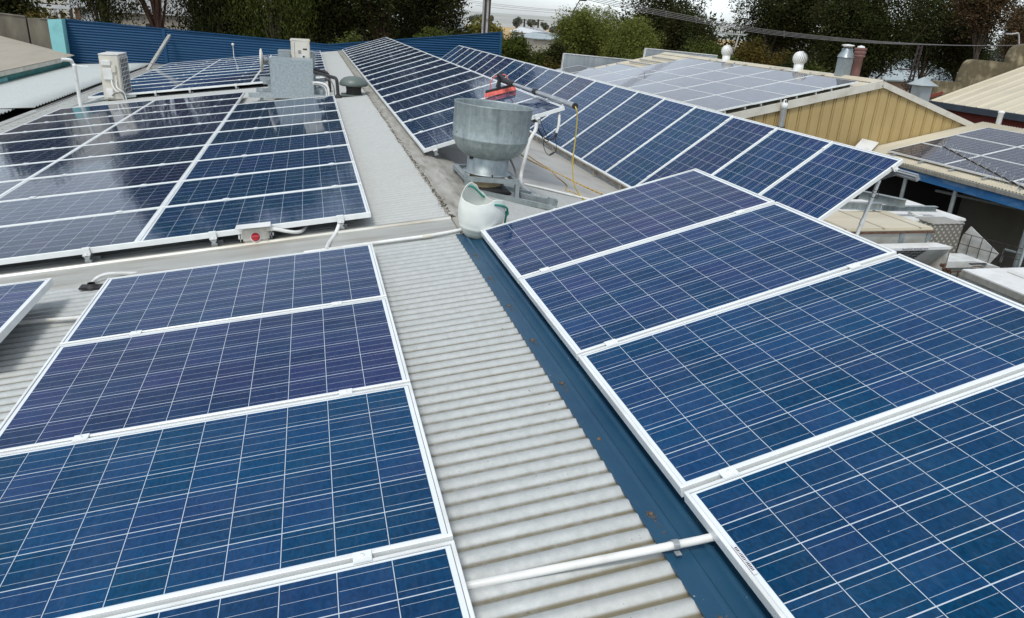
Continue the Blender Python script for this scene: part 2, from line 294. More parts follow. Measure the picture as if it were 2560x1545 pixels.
def bowlmat():
    g = G('streaked_galvanised_bowl'); c = g.coord('Object'); s1 = g.noise(g.coord('Object', (9, 9, 0.9)), 1.6, 7, 0.65); f = g.noise(c, 22, 6, 0.7)
    col = g.mix(g.ramp(f, 0.35, 0.65), (0.33, 0.38, 0.375), (0.235, 0.28, 0.28)); col = g.mix(g.ramp(s1, 0.52, 0.72, 0, 0.55), col, (0.50, 0.55, 0.54)); col = g.mix(g.ramp(s1, 0.46, 0.3, 0, 0.7), col, (0.13, 0.165, 0.165))
    g.set(col=col, rough=0.5, metal=0.35); g.bump(f, 0.12, 0.003); return g.m
M['bowl'] = bowlmat()
def jugmat():
    g = G('translucent_white_plastic'); c = g.coord('Object'); sp = g.n('ShaderNodeSeparateXYZ'); g.l(c, sp.inputs[0])
    nz = g.noise(c, 7, 6); col = g.mix(g.ramp(nz, 0.35, 0.7), (0.80, 0.82, 0.76), (0.68, 0.71, 0.65))
    col = g.mix(g.math('MULTIPLY', g.ramp(sp.outputs[2], 0.10, 0.0, 0, 1), g.ramp(nz, 0.3, 0.6, 0.3, 1)), col, (0.36, 0.33, 0.22)); g.set(col=col, rough=0.4, sub=0.15); g.p.inputs['Subsurface Radius'].default_value = (0.02, 0.02, 0.02); return g.m
M['jug'] = jugmat()
def tread():
    g = G('diamond_tread_plate'); c = g.coord('Object'); sp = g.n('ShaderNodeSeparateXYZ'); g.l(c, sp.inputs[0])
    a = g.math('ADD', g.math('ADD', sp.outputs[0], sp.outputs[1]), sp.outputs[2]); b = g.math('SUBTRACT', g.math('ADD', sp.outputs[0], sp.outputs[1]), sp.outputs[2])
    fa = g.math('ABSOLUTE', g.math('SUBTRACT', g.math('FRACT', g.math('MULTIPLY', a, 9.0)), 0.5)); fb = g.math('ABSOLUTE', g.math('SUBTRACT', g.math('FRACT', g.math('MULTIPLY', b, 9.0)), 0.5))
    d = g.math('MULTIPLY', g.math('LESS_THAN', fa, 0.24), g.math('LESS_THAN', fb, 0.24)); g.set(col=g.mix(d, (0.27, 0.25, 0.20), (0.62, 0.60, 0.54)), rough=0.42, metal=0.3); g.bump(d, 0.4, 0.004); return g.m
M['tread'] = tread()
def leafmat(name, a, b, c3):
    g = G(name); oi = g.n('ShaderNodeNewGeometry'); r = oi.outputs['Random Per Island']; big = g.noise(g.coord('Object'), 0.7, 4)
    clump = g.noise(g.coord('Object'), 1.5, 3); col = g.mix(g.math('ADD', g.math('MULTIPLY', r, .3), g.ramp(clump, .38, .62, 0, .7)), a, b); col = g.mix(g.ramp(big, 0.42, 0.66), col, c3); g.set(col=col, rough=0.75, spec=0.08)
    tr = g.n('ShaderNodeBsdfTranslucent'); g.l(col, tr.inputs[0]); mx = g.n('ShaderNodeMixShader'); mx.inputs[0].default_value = 0.15
    g.l(g.p.outputs[0], mx.inputs[1]); g.l(tr.outputs[0], mx.inputs[2]); g.l(mx.outputs[0], g.o.inputs[0]); return g.m
M['leaf_dark'] = leafmat('dark_gum_leaves', (0.011, 0.016, 0.005), (0.056, 0.068, 0.018), (0.034, 0.029, 0.010))
M['leaf_mid'] = leafmat('green_leaves', (0.036, 0.052, 0.010), (0.105, 0.130, 0.026), (0.060, 0.066, 0.015))
M['leaf_light'] = leafmat('pepper_tree_leaves', (0.10, 0.120, 0.022), (0.235, 0.255, 0.062), (0.115, 0.13, 0.03))
M['leaf_brown'] = leafmat('brown_dry_leaves', (0.075, 0.045, 0.024), (0.15, 0.095, 0.05), (0.055, 0.045, 0.02))
M['leaf_rust'] = leafmat('rusty_green_leaves', (0.085, 0.06, 0.013), (0.13, 0.09, 0.02), (0.06, 0.06, 0.015))
M['leaf_yellow'] = leafmat('yellow_green_leaves', (0.17, 0.15, 0.03), (0.23, 0.19, 0.04), (0.12, 0.13, 0.03))
M['leaf_grey'] = leafmat('grey_green_leaves', (0.13, 0.14, 0.11), (0.18, 0.19, 0.15), (0.11, 0.12, 0.09))

# ------------------------------------------------------------------ ground, fields and hills
GZ = -5.2
g_ = MB(); g_.add([(-400, -60, GZ), (500, -60, GZ), (900, 2400, GZ - 20), (-700, 2400, GZ - 20)], [(0, 1, 2, 3)]); kind(g_.build('ground', M['earth']), 'structure')
g_ = MB(); g_.add([(4.6, -8, GZ + .004), (40, -8, GZ + .004), (40, 40, GZ + .004), (4.6, 40, GZ + .004)], [(0, 1, 2, 3)]); kind(g_.build('yard_paving', M['asphalt']), 'structure')
hb = MB(); xs = np.linspace(-4200, 5200, 90); prof = []
for x in xs:
    prof.append(16 + 9 * math.sin(x / 900.0) + 5 * math.sin(x / 310.0 + 1) + (40 if x < -400 else 0) * min(1, (-400 - x) / 1500))
V = []
for r, (y, k) in enumerate(((1500, -1.0), (2600, .45), (3400, .9), (4300, 1.0))):
    for x, h in zip(xs, prof): V.append((x, y + 60 * math.sin(x / 500 + r), -26 if k < 0 else h * k))
n = len(xs); hb.add(V, [(r * n + i, r * n + i + 1, (r + 1) * n + i + 1, (r + 1) * n + i) for r in range(3) for i in range(n - 1)], True)
kind(hb.build('hills', M['hill']), 'structure')
fb = MB(); P = [at_z(px, py, GZ + .6) for px, py in ((1150, 72), (1420, 92), (1420, 76), (1150, 60))]
P = [Vector((p.x * min(1, 520 / p.y), min(p.y, 520), p.z + (0 if i < 2 else 1))) for i, p in enumerate(P)]; fb.add([(30, 175, GZ + .3), (120, 175, GZ + .3), (210, 330, GZ + 1.6), (60, 330, GZ + 1.6)], [(0, 1, 2, 3)]); kind(fb.build('field', M['field']), 'structure')

# ------------------------------------------------------------------ the workshop: roof sheets, flashings, walls
def RL(x): return -1.74 + 0.1216 * (x + 1.25)
def RR(x): return -1.46 - 0.225 * (x - 1.05)
shop = thing('workshop_building', 'long workshop with a low galvanised gable roof carrying most of the solar panels', 'building', (0, 0, GZ))
SO = Vector((0, 0, -GZ))
def shop_part(mb, name, m):
    o = mb.build(name, m, shop); o.location = SO; return o
def corr_sheet(x0, x1, fz, y0, y1, nx=2, amp=0.0078, seg=10, pitch=0.076, wob=0.0, valley=True):
    ys = np.arange(y0, y1 + 1e-6, pitch / seg); xs = np.linspace(x0, x1, nx); V = []; F = []
    for y in ys:
        c = math.cos(2 * PI * y / pitch); h = amp * c if valley else amp * (abs(c) ** 0.75 * (1 if c > 0 else -1))
        for x in xs: V.append((x, y, fz(x) + h + wob * math.sin(3.1 * x + 1.7 * y) * math.sin(1.3 * y)))
    n = nx
    for i in range(len(ys) - 1):
        for k in range(n - 1): F.append((i * n + k, i * n + k + 1, (i + 1) * n + k + 1, (i + 1) * n + k))
    return MB().add(V, F, True)
shop_part(corr_sheet(-5.1, 0.985, RL, -2.0, 5.03, 16, wob=0.0015), 'roof_sheet', M['roofL'])
shop_part(corr_sheet(-5.1, 1.035, RL, 5.40, 28.9, 12, seg=6, wob=0.0015), 'roof_sheet', M['roofLfar'])
shop_part(corr_sheet(1.30, 4.55, RR, -2.0, 7.93, 8, wob=0.0015), 'roof_sheet', M['roofR'])
# flat sheet under the tilted rows, with folded laps
fs = MB(); V = []; F = []; xs = [1.3, 4.62]; ys = [7.905, 7.91]
ys += list(np.arange(8.5, 28.9, 0.9)) + [28.9]
V = [(x, y, RR(x) + 0.012 + (0.006 if i % 2 else 0)) for i, y in enumerate(ys) for x in xs]
fs.add(V, [(2 * i, 2 * i + 1, 2 * i + 3, 2 * i + 2) for i in range(len(ys) - 1)]); shop_part(fs, 'flat_roof_sheet', M['roofpale'])
# cross flashing between the near and the far sheets of the left slope
pr = [(4.965, -0.012), (4.975, 0.012), (5.33, 0.014), (5.355, 0.017), (5.365, 0.030), (5.385, 0.030), (5.395, 0.012), (5.47, 0.010)]
fl = MB(); xs = np.linspace(-5.1, 1.0, 12)
fl.add([(x, y, RL(x) + z) for y, z in pr for x in xs], [(r * 12 + i, r * 12 + i + 1, (r + 1) * 12 + i + 1, (r + 1) * 12 + i) for r in range(len(pr) - 1) for i in range(11)])
shop_part(fl, 'roof_flashing', M['flash'])
bl = MB(); bl.sheet([(.9645, -1.4655), (.966, -1.4585), (1.022, -1.4575), (1.030, -1.4475), (1.038, -1.4475), (1.046, -1.455), (1.094, -1.450), (1.101, -1.436), (1.108, -1.436), (1.116, -1.448), (1.170, -1.440), (1.20, -1.447), (1.5, -1.51)], -2.0, 4.965)
shop_part(bl, 'ridge_capping', M['blueridge'])['label'] = 'blue painted ridge capping with rusty screws'
gl = MB(); gl.sheet([(1.0, -1.478), (1.012, -1.452), (1.052, -1.447), (1.057, -1.437), (1.066, -1.437), (1.071, -1.446), (1.135, -1.438), (1.19, -1.430), (1.5, -1.51)], 4.955, 28.9)
shop_part(gl, 'ridge_capping', M['flashfar'])['label'] = 'grey weathered ridge capping with a line of lichen'
# lichen and grit gathered along the far capping
random.seed(3); dl = MB()
for i in range(900):
    y = 5.4 + 23 * random.random() ** 1.6; x = 1.018 + random.gauss(0, 0.014); s = random.uniform(0.003, 0.012)
    dl.box((x, y, RL(1.02) + 0.016), (s, s * random.uniform(1, 3.5), 0.003), Matrix.Rotation(random.uniform(-.5, .5), 3, 'Z'))
kind(shop_part(dl, 'lichen_line', M['lichen']), 'stuff')
bg_ = MB(); bg_.sheet([(-5.30, -2.27), (-5.29, RL(-5.29) + .03), (-5.12, RL(-5.12) + .03), (-5.10, RL(-5.1) + .012), (-4.62, RL(-4.62) + .012)], 5.42, 28.9); shop_part(bg_, 'barge_capping', M['flash'])
scm = MB().lathe([(0.001, .007), (.0045, .007), (.005, .002), (.0095, .0015), (.0095, -.002)], 10).build('roof_screw', M['stain'], shop); scn = [0]
def screw(p):
    c = scm if scn[0] == 0 else scm.copy(); scn[0] += 1
    if c is not scm: C.objects.link(c)
    c.location = SO + Vector(p)
for y in np.arange(-1.0, 4.9, 0.456): screw((.998 + random.uniform(-.008, .008), y, -1.4585))
for k in range(60): screw((-4.95, 6 + k * .38, RL(-4.95) + .013))
rs = MB(); random.seed(11)
for y in np.arange(-1.0, 4.9, 0.456):
    if random.random() < .15: continue
    L = random.uniform(.02, .11)
    for q in range(46):
        t = random.uniform(0, 2 * PI); r = abs(random.gauss(.011, .005)); px, py = r * math.cos(t), r * math.sin(t)
        if q > 24: px = random.gauss(.004, .006); py = -.012 - L * random.random() ** 1.5
        w = random.uniform(.0015, .005); rs.box((.998 + px, y + py, -1.4572), (w, w * random.uniform(.8, 2.2), .0006), Matrix.Rotation(random.uniform(-.6, .6), 3, 'Z'))
kind(shop_part(rs, 'rust_stain', M['stain']), 'stuff')
wl = MB(); wl.prism([(-5.05, 28.7, GZ), (4.5, 28.7, GZ), (4.5, 28.7, RR(4.5) - .05), (1.05, 28.7, -1.53), (-5.05, 28.7, RL(-5.05) - .05)], (0, .2, 0))
shop_part(wl, 'end_wall', M['concrete'])
wl = MB(); wl.lim((4.4, -2, GZ), (4.5, 28.7, RR(4.5) - .06)); shop_part(wl, 'side_wall', M['concrete'])
wl = MB(); wl.lim((-5.05, -2, GZ), (-4.95, 28.7, RL(-5) - .06)); shop_part(wl, 'side_wall', M['concrete'])
gt = MB(); gt.sheet([(4.52, -2.30), (4.53, -2.34), (4.70, -2.36), (4.72, -2.24), (4.735, -2.24)], -2, 28.9); shop_part(gt, 'gutter', M['flash'])

# ------------------------------------------------------------------ solar panels
def frame_mesh(Lx, Ly, name, lip=0.012, h=0.04):
    b = MB(); x, y = Lx / 2, Ly / 2; e = 0.0015
    rings = []
    for (ix, z) in ((0, -h), (0, -e), (e, 0), (lip, 0), (lip, -0.006), (lip + .018, -h), (0.0, -h)):
        rings.append([(-x + ix, -y + ix, z), (x - ix, -y + ix, z), (x - ix, y - ix, z), (-x + ix, y - ix, z)])
    V = [p for r in rings for p in r]; F = []
    for i in range(len(rings) - 1):
        for k in range(4): F.append((i * 4 + k, i * 4 + (k + 1) % 4, (i + 1) * 4 + (k + 1) % 4, (i + 1) * 4 + k))
    b.add(V, F); return b
def make_panel(Lx, Ly, cellm):
    root = thing('solar_panel', 'blue solar panel', 'solar panel')
    frame_mesh(Lx, Ly, 'f').build('frame', M['alu'], root)
    MB().box((0, 0, -0.0075), (Lx - .022, Ly - .022, 0.006)).build('cell_sheet', cellm, root)
    return root
P0 = make_panel(1.64, 0.99, M['cells']); P1 = make_panel(0.905, 1.66, M['cells_tall']); P2 = make_panel(0.905, 1.66, M['cells_dark'])
used = set()
def dup(root):
    if root.name not in used and root in (P0, P1, P2): used.add(root.name); return root
    r = root.copy(); C.objects.link(r)
    for ch in root.children:
        c = ch.copy(); C.objects.link(c); c.parent = r
    return r
def put_panel(proto, p, t, label, group, lx, ly, hue=None, val=1.0):
    """p: near left corner of the top face, t: tilt rising to +x"""
    o = dup(proto); ct, st = math.cos(t), math.sin(t)
    jt = random.uniform(-.0022, .0022); jz = random.uniform(-.0015, .0015)
    o.location = Vector(p) + Vector((ct, 0, st)) * (lx / 2) + Vector((0, ly / 2, jz)); o.rotation_euler = (random.uniform(-.002, .002), -t + jt, 0)
    o['label'] = label; o['group'] = group
    h = random.random() if hue is None else hue
    for ch in o.children:
        if ch.name.startswith('cell_sheet'): ch.color = (max(0, min(1, h)), val * random.uniform(.9, 1.1), 0, 1)
    return o
class Arr:
    def __init__(s, x, y, z, t): s.o = Vector((x, y, z)); s.t = t; s.u = Vector((math.cos(t), 0, math.sin(t))); s.n = Vector((-math.sin(t), 0, math.cos(t)))
    def p(s, u, v, w=0): return s.o + s.u * u + Vector((0, v, 0)) + s.n * w
A_ = Arr(-1.272, 4.754, -1.642, .117); B_ = Arr(1.090, 4.737, -1.362, .268); C_ = Arr(4.018, 5.685, -1.981, .632); D_ = Arr(1.143, 7.871, -1.362, .306); E_ = Arr(-1.224, 5.438, -1.614, .123)
H, PT = 0.99, 1.01
for i in range(4):
    put_panel(P0, A_.p(0, -i * PT - H), A_.t, ['blue solar panel nearest the cross flashing in the near left row', 'second blue solar panel of the near left row, purplish', 'third blue solar panel of the near left row, whole and large',
              'blue solar panel cut off by the bottom edge of the photo, near left row'][i], 'panels of the near left row', 1.64, H, (.50, .78, .10, .22)[i])
    put_panel(P0, B_.p(0, -i * PT - H), B_.t, ['blue solar panel touching the white plastic jug, near right row', 'second blue solar panel of the near right row, behind the jug panel', 'third blue solar panel of the near right row, large',
              'blue solar panel filling the lower right corner, with the barcode sticker'][i], 'panels of the near right row', 1.64, H, (.80, .45, .18, .08)[i])
put_panel(P0, Vector((-1.545 - 1.64 * math.cos(.117), 4.66 - H, -1.60 - 1.64 * math.sin(.117))), .117, 'solar panel corner at the left edge of the photo, standing apart on the roof', 'panels of the near left row', 1.64, H, .85)
for i in range(22):
    put_panel(P0, C_.p(0, i * PT), C_.t, 'upright solar panel, %s from the near end of the steep right row' % ORD[i], 'panels of the steep right row', 1.64, H, (.45, .35, .62, .12, .30, .25, .35, .30, 1.0, .45, .3, .5, .35, .1, .75, .8, .7, .3, .2, .3, .3, .3)[i] + random.uniform(-.08, .08), .95 if i < 8 else .75)
for i in range(20):
    put_panel(P0, D_.p(0, i * PT), D_.t, 'solar panel %s from the near end of the tilted middle row' % ORD[i], 'panels of the tilted middle row', 1.64, H, .15 + .5 * random.random(), .62)  # cells painted darker, as they look at a grazing view
EC = [0.0, -1.640, -3.280]; EN = [8, 10, 10]; CN = ['right', 'middle', 'left']
for c in range(3):
    for i in range(EN[c]):
        put_panel(P0, E_.p(EC[c], i * 1.007), E_.t, 'solar panel %s from the near edge, %s column of the big left roof block' % (ORD[i], CN[c]), 'panels of the big left roof block', 1.632, H, (.05 + .3 * random.random()) if c == 0 else .3 + .6 * random.random(), (.85 if i < 4 else .6) if c == 0 else .55)  # dark trees mirrored in the block are put into the cell tone
Gq = Arr(-1.224, 17.42, -1.612, .123)
for c in range(3):
    for i in range(10):
        put_panel(P0, Gq.p(EC[c], i * 1.007), Gq.t, 'solar panel %s from the near edge, %s column of the far left block' % (ORD[i], CN[c]), 'panels of the far left block', 1.632, H)
# sticker with a bar code on the frame of the corner panel
st = MB(); st.box((-.80, .17, .0012), (.013, .12, .001)); so = st.build('sticker', M['sticker'])
for o in C.objects:
    if o.get('label', '').startswith('blue solar panel filling'):
        so.parent = o; k = MB()
        for q in range(16): k.box((-.80, .125 + q * .006, .0022), (.008, random.uniform(.001, .0035), .0006))
        k.build('barcode', M['lettering'], so)

# rails with their clamps
def rail_profile(): return [(-.02, 0), (-.006, 0), (-.006, -.012), (.006, -.012), (.006, 0), (.02, 0), (.02, -.022), (.012, -.026), (.012, -.036), (.02, -.040), (.02, -.058), (-.02, -.058), (-.02, -.034), (-.013, -.030), (-.013, -.024), (-.02, -.020)]
def clamp_mb():
    b = MB(); b.bbox((0, 0, .0025), (.055, .046, .005), .001); b.lathe([(.0005, .011), (.006, .011), (.0065, .005)], 10); b.box((0, 0, -.02), (.04, .017, .04)); return b
CL = clamp_mb().build('clamp', M['alu']); CL_used = [False]
EL = MB().box((0, 0, .0025), (.05, .03, .005)).box((0, -.014, -.02), (.05, .004, .045)).box((0, -.022, -.043), (.05, .02, .005)).lathe([(.0005, -.03), (.006, -.03), (.0065, -.041)], 8, (0, -.024, 0)).build('end_clamp', M['alu']); EL_used = [False]
def rail(arr, u, v0, v1, gaps, label, near=None, group='panel mounting rails'):
    R = Matrix((arr.u, Vector((0, 1, 0)), arr.n)).transposed().to_4x4()
    r = MB().prism([(x, 0, z) for x, z in rail_profile()], (0, v1 - v0, 0)).build('mounting_rail', M['rail'])
    r.matrix_world = Matrix.Translation(arr.p(u, v0, -.0402)) @ R
    tag(r, label, 'mounting rail', group)
    def child(src, flag, v):
        if flag[0]: c = src.copy(); C.objects.link(c)
        else: c = src; flag[0] = True
        c.parent = r; c.location = (0, v - v0, .0402)
    for v in gaps: child(CL, CL_used, v)
    if near is not None: child(EL, EL_used, near)
    if arr is not C_ and arr is not B_ and arr is not D_:
        ft = MB()
        for v in np.arange(v0 + .15, v1, 1.3): ft.box((.03, v - v0, -.08), (.03, .05, .055))
        ft.build('rail_foot', M['rail'], r)
    return r
gp = PT - .01
rail(A_, .36, -4.3, .02, [-i * PT - H - .01 for i in range(3)], 'rail with small clamps under the near left row, left one')
rail(A_, 1.37, -4.3, .02, [-i * PT - H - .01 for i in range(3)], 'rail with small clamps under the near left row, right one')
rail(B_, .165, -4.3, .02, [-i * PT - H - .01 for i in range(3)], 'rail with small clamps under the near right row, by the blue capping')
rail(B_, 1.40, -4.3, .02, [-i * PT - H - .01 for i in range(3)], 'rail with small clamps under the near right row, far side')
rail(C_, 1.53, -.28, 22.2, [i * PT - .01 for i in range(1, 22)], 'upper rail of the steep right row, its end sticking out near', -.005)
rail(C_, .28, -.02, 22.2, [i * PT - .01 for i in range(1, 22)], 'lower rail of the steep right row', None)
rail(D_, .125, -.03, 20.2, [i * PT - .01 for i in range(1, 20)], 'rail of the tilted middle row beside the ridge', -.005)
rail(D_, 1.31, -.03, 20.2, [i * PT - .01 for i in range(1, 20)], 'rail of the tilted middle row on its raised side', -.005)
for c in range(3):
    for k, u in enumerate((.35, 1.30) if c else (.50, 1.407)):
        for arr, nn, nm in ((E_, EN[c], 'big left roof block'), (Gq, 10, 'far left block')):
            rail(arr, EC[c] + u, -.03, nn * 1.007, [i * 1.007 - .008 for i in range(1, nn)], '%s rail under the %s column of the %s' % (('left', 'right')[k], CN[c], nm), -.005)

# ------------------------------------------------------------------ props and legs that carry the tilted rows
def leg_prop(p0, p1, label, grp):
    b = MB().beam(p0, p1, .035, .035, (0, 1, 0)); b.box(Vector(p0) + Vector((0, 0, .004)), (.12, .06, .006))
    o = b.build('tilt_strut', M['rail']); rebase(o, p0); tag(o, label, 'strut', grp); return o
for i, v in enumerate((1.9, 3.6, 6.0, 9.0, 12.0, 15.0, 18.0)):
    q = D_.p(1.31, v, -.1); leg_prop((q.x - .02, q.y, RR(q.x) + .02), q, 'prop under the raised side of the tilted middle row, %s from the near end' % ORD[i], 'props of the tilted middle row')
for i, v in enumerate((3.0, 7.0, 11.0, 15.0, 19.0)):
    q = C_.p(.28, v, -.1); leg_prop((q.x, q.y, RR(q.x) + .0), q, 'short foot under the low edge of the steep right row, %s of five' % ORD[i], 'feet of the steep right row')
for i, v in enumerate((-.9, -3.6)):
    q = B_.p(1.40, v, -.1); leg_prop((q.x, q.y, RR(q.x) + .02), q, 'prop hidden under the near right row, %s of two' % ORD[i], 'props of the near right row')
# strip standing in for the shadow gap under the steep row, with small brackets
sk = MB()
for v in np.arange(0, 22.0, 2.02):
    a = C_.p(.03, v, -.045); sk.box((a.x + .01, a.y + 1.0, a.z - .045), (.015, 1.98, .07))
    for k in (.4, 1.4): sk.box((a.x - .02, a.y + k, a.z - .085), (.07, .05, .03)); sk.box((a.x - .045, a.y + k, a.z - .05), (.006, .03, .06))
so = sk.build('shadow_gap_strip', M['flashfar']); rebase(so, (4.05, 5.7, -2.1)); tag(so, 'shadow-gap strip with small brackets along the foot of the steep right row', 'edge strip')
# the slanting pole at the near end of the steep row
p0 = at_y(2140, 592, 5.92); p1 = at_y(2199.4, 446.9, 5.92); d = (p0 - p1).normalized(); p0 = p1 + d * 1.35
b = MB().tube([p1 - d * .02, p1 + d * .45, p0], .019, 14); b.tube([p1 + d * .42, p1 + d * .47], .023, 14)
pole = b.build('support_pole', M['alu']); rebase(pole, p0); tag(pole, 'round steel pole propping the near end of the steep right row', 'support pole')
b = MB()
for s_ in (.11, .135, .18):
    q = p1 + d * s_; b.tube([q + Vector((.021 * math.cos(a), .021 * math.sin(a), .006 * math.sin(a))) for a in np.linspace(0, 2 * PI, 14)], .0025, 6)
b.tube(smooth_path([p1 + d * .18 + Vector((.02, 0, 0)), p1 + d * .2 + Vector((.07, 0, .005)), p1 + d * .16 + Vector((.14, 0.1, .02))]), .003, 6)
b.tube(smooth_path([p1 + Vector((-.02, 0, .02)), p1 + Vector((.06, .0, .0)), p1 + Vector((.12, .05, .02))]), .006, 6)
cb = b.build('cable_tie', M['black'], pole); cb.location = -pole.location
# brace of the steep row's upper rail near the pole
q = C_.p(1.53, .02, -.1); b = MB().beam(p1, q, .03, .03, (0, 1, 0)); o = b.build('pole_bracket', M['rail'], pole); o.location = -pole.location

# ------------------------------------------------------------------ white conduits
def conduit(name, pts, r, label, couplers=(), clips=(), group='white conduits on the roof', m='pvc', sm=True):
    P = smooth_path(pts, 6) if sm else [Vector(p) for p in pts]; base = P[0]
    o = MB().tube(P, r, 12).build(name, M[m]); rebase(o, base); tag(o, label, 'conduit', group)
    for i, (a, bb) in enumerate(couplers):
        c = MB().tube([a, bb], r * 1.22, 12).build('coupling', M['cream'], o); c.location = -o.location
    for a in clips:
        a = Vector(a); c = MB()
        for k in range(9):
            t = PI * k / 8; c.box(a + Vector((0, math.cos(t) * r * 1.15, math.sin(t) * r * 1.15)), (.018, .006, .003), Matrix.Rotation(t - PI / 2, 3, 'X'))
        c.box(a + Vector((0, r + .010, -r)), (.018, .018, .003)); c.box(a + Vector((0, -r - .010, -r)), (.018, .018, .003))
        c = c.build('saddle_clip', M['rail'], o); c.location = -o.location
    return o
a = at_y(1150, 1468.5, 1.42); za = RL(a.x) + .035
c0 = Vector((-.35, 1.36, RL(-.35) + .02)); c1 = at_z(1161.7, 1466, -1.535); c2 = at_z(1690, 1362, -1.428); c3 = at_z(1790, 1341, -1.405)
e = (c3 - c1).normalized()
conduit('conduit', [c1 - e * .8, c1, c2, c3, c3 + e * .3], .0128, 'white conduit crossing the roof strip and blue capping at the bottom', clips=[at_z(1688, 1362, -1.425)])
def rl(px, py, dz=.03):
    d = Vector(ray(px, py)); n_ = Vector((-.1216, 0, 1)); p_ = Vector((-1.25, 0, -1.74 + dz)); return d * (p_.dot(n_) / d.dot(n_))
k0 = rl(760, 632); k1 = rl(935, 607.5); k2 = rl(1060, 591); k3 = rl(1085, 587); k4 = rl(1150, 575)
conduit('conduit', [k0, k1, k2, k3, k4, k4 + Vector((.08, .06, .01))], .0125, 'white conduit along the cross flashing, ending behind the jug', couplers=[(rl(1056, 592), rl(1078, 588.5))])
conduit('conduit', [at_y(852, 540, 5.47), at_y(848, 560, 5.42), at_y(838, 585, 5.34), at_y(822, 608, 5.12), at_y(814, 628, 4.86)], .0135, 'white conduit bending out from under the isolator array onto the cross flashing', couplers=[])
conduit('conduit', [at_z(230, 708, -1.755), at_z(240, 697, -1.72), at_z(258, 688, -1.705), at_z(285, 684, -1.705), at_z(285, 684, -1.72) + Vector((.14, .02, -.01))], .0115, 'short grey conduit entering a black roof boot beside the near left row')
bt = MB().lathe([(.055, 0), (.05, .012), (.03, .02), (.028, .03)], 16).bbox((0, 0, .004), (.17, .10, .012), .004).build('roof_boot', M['black'])
q = at_z(228, 710, RL(-1.2) + .01); bt.location = (q.x, q.y, RL(q.x) + .012); bt.scale = (.8, .8, 1); tag(bt, 'black rubber roof boot where a conduit enters near the left row', 'roof boot')
q1 = rl(30, 808); q2 = rl(190, 795)
conduit('conduit', [q1, q2, q2 + (q2 - q1) * .6], .012, 'white conduit between the separate left panel and the near left row')
def z4(a, b): return 1040 + a / 3.717, 200 + b / 3.717
def rr(px, py, dz=0.02):
    d = Vector(ray(px, py)); n_ = Vector((.225, 0, 1)); p0_ = Vector((1.05, 0, -1.46 + dz)); s_ = p0_.dot(n_) / d.dot(n_); return d * s_
conduit('conduit', [rr(*z4(140, 735)), rr(*z4(200, 805)), rr(*z4(300, 925)), rr(*z4(430, 1085)), rr(*z4(520, 1200))], .0135, 'white conduit lying along the ridge left of the exhaust vent', couplers=[(rr(*z4(228, 838)), rr(*z4(244, 858)))])
conduit('conduit', [rr(*z4(135, 735)), rr(*z4(175, 728)), rr(*z4(230, 755)), rr(*z4(340, 790)), rr(*z4(560, 860))], .012, 'white conduit running behind the neck of the exhaust vent')
dcl = D_.p(1.31, -.02, -.10)
leg = [at_y(*z4(1120, 400), 7.83), at_y(*z4(1108, 470), 7.80), at_y(*z4(1060, 560), 7.78), at_y(*z4(1015, 730), 7.76), at_y(*z4(975, 890), 7.75), rr(*z4(985, 985), .03), rr(*z4(1060, 1050)), rr(*z4(1150, 1105)), rr(*z4(1250, 1180)), rr(*z4(1330, 1240))]
conduit('conduit', leg, .021, 'thick white conduit dropping from the middle row to the roof right of the vent', couplers=[(rr(*z4(1118, 1082)), rr(*z4(1140, 1098)))])
conduit('conduit', [rr(*z4(1000, 965)), rr(*z4(1250, 1022)), rr(*z4(1520, 1088)), rr(*z4(1800, 1155))], .0125, 'thin white conduit on the step in the right roof')
hang = [at_y(*z4(1325, 292), 7.95), at_y(*z4(1332, 330), 7.9), at_y(*z4(1325, 420), 7.88), at_y(*z4(1304, 495), 7.87)]
conduit('conduit', hang, .015, 'white conduit tail hanging under the raised corner of the middle row')
# hanging black leads with plug connectors
def lead(pts, r, label, plugs=()):
    o = MB().tube(smooth_path(pts, 8), r, 8).build('cable', M['black']); rebase(o, pts[0]); tag(o, label, 'cable', 'loose black leads')
    for a_, b_, rr_ in plugs:
        c = MB().tube([a_, Vector(a_).lerp(Vector(b_), .2), Vector(a_).lerp(Vector(b_), .8), b_], [rr_ * .6, rr_, rr_, rr_ * .7], 10).build('plug', M['black'], o); c.location = -o.location
    return o
Y_ = 7.84
lead([at_y(*z4(1150, 360), Y_), at_y(*z4(1175, 430), Y_), at_y(*z4(1210, 510), Y_), at_y(*z4(1232, 560), Y_), at_y(*z4(1200, 575), Y_), at_y(*z4(1165, 515), Y_)], .0045, 'black lead with a fat plug looping under the middle row corner', [(at_y(*z4(1130, 450), Y_), at_y(*z4(1180, 530), Y_), .013)])
lead([at_y(*z4(1190, 535), Y_ - .02), at_y(*z4(1230, 555), Y_ - .02), at_y(*z4(1275, 545), Y_ - .02), at_y(*z4(1300, 510), Y_ - .02)], .009, 'thick black lead ending in the hanging conduit', [(at_y(*z4(1304, 490), Y_ - .02), at_y(*z4(1296, 530), Y_ - .02), .015)])
lead([at_y(*z4(1290, 530), Y_), at_y(*z4(1305, 610), Y_), at_y(*z4(1290, 670), Y_), at_y(*z4(1240, 700), Y_), at_y(*z4(1200, 660), Y_), at_y(*z4(1185, 590), Y_), at_y(*z4(1200, 540), Y_)], .0035, 'thin black lead hanging lowest in a loop', [(at_y(*z4(1238, 700), Y_), at_y(*z4(1285, 672), Y_), .010)])
lead([at_y(1875 / 2464 * 2560 - 1070, 546, 5.5), at_y(890, 551, 5.46), at_y(897, 546, 5.5), at_y(911, 543, 5.55)], .004, 'thin black lead drooping below the right corner of the isolator array')

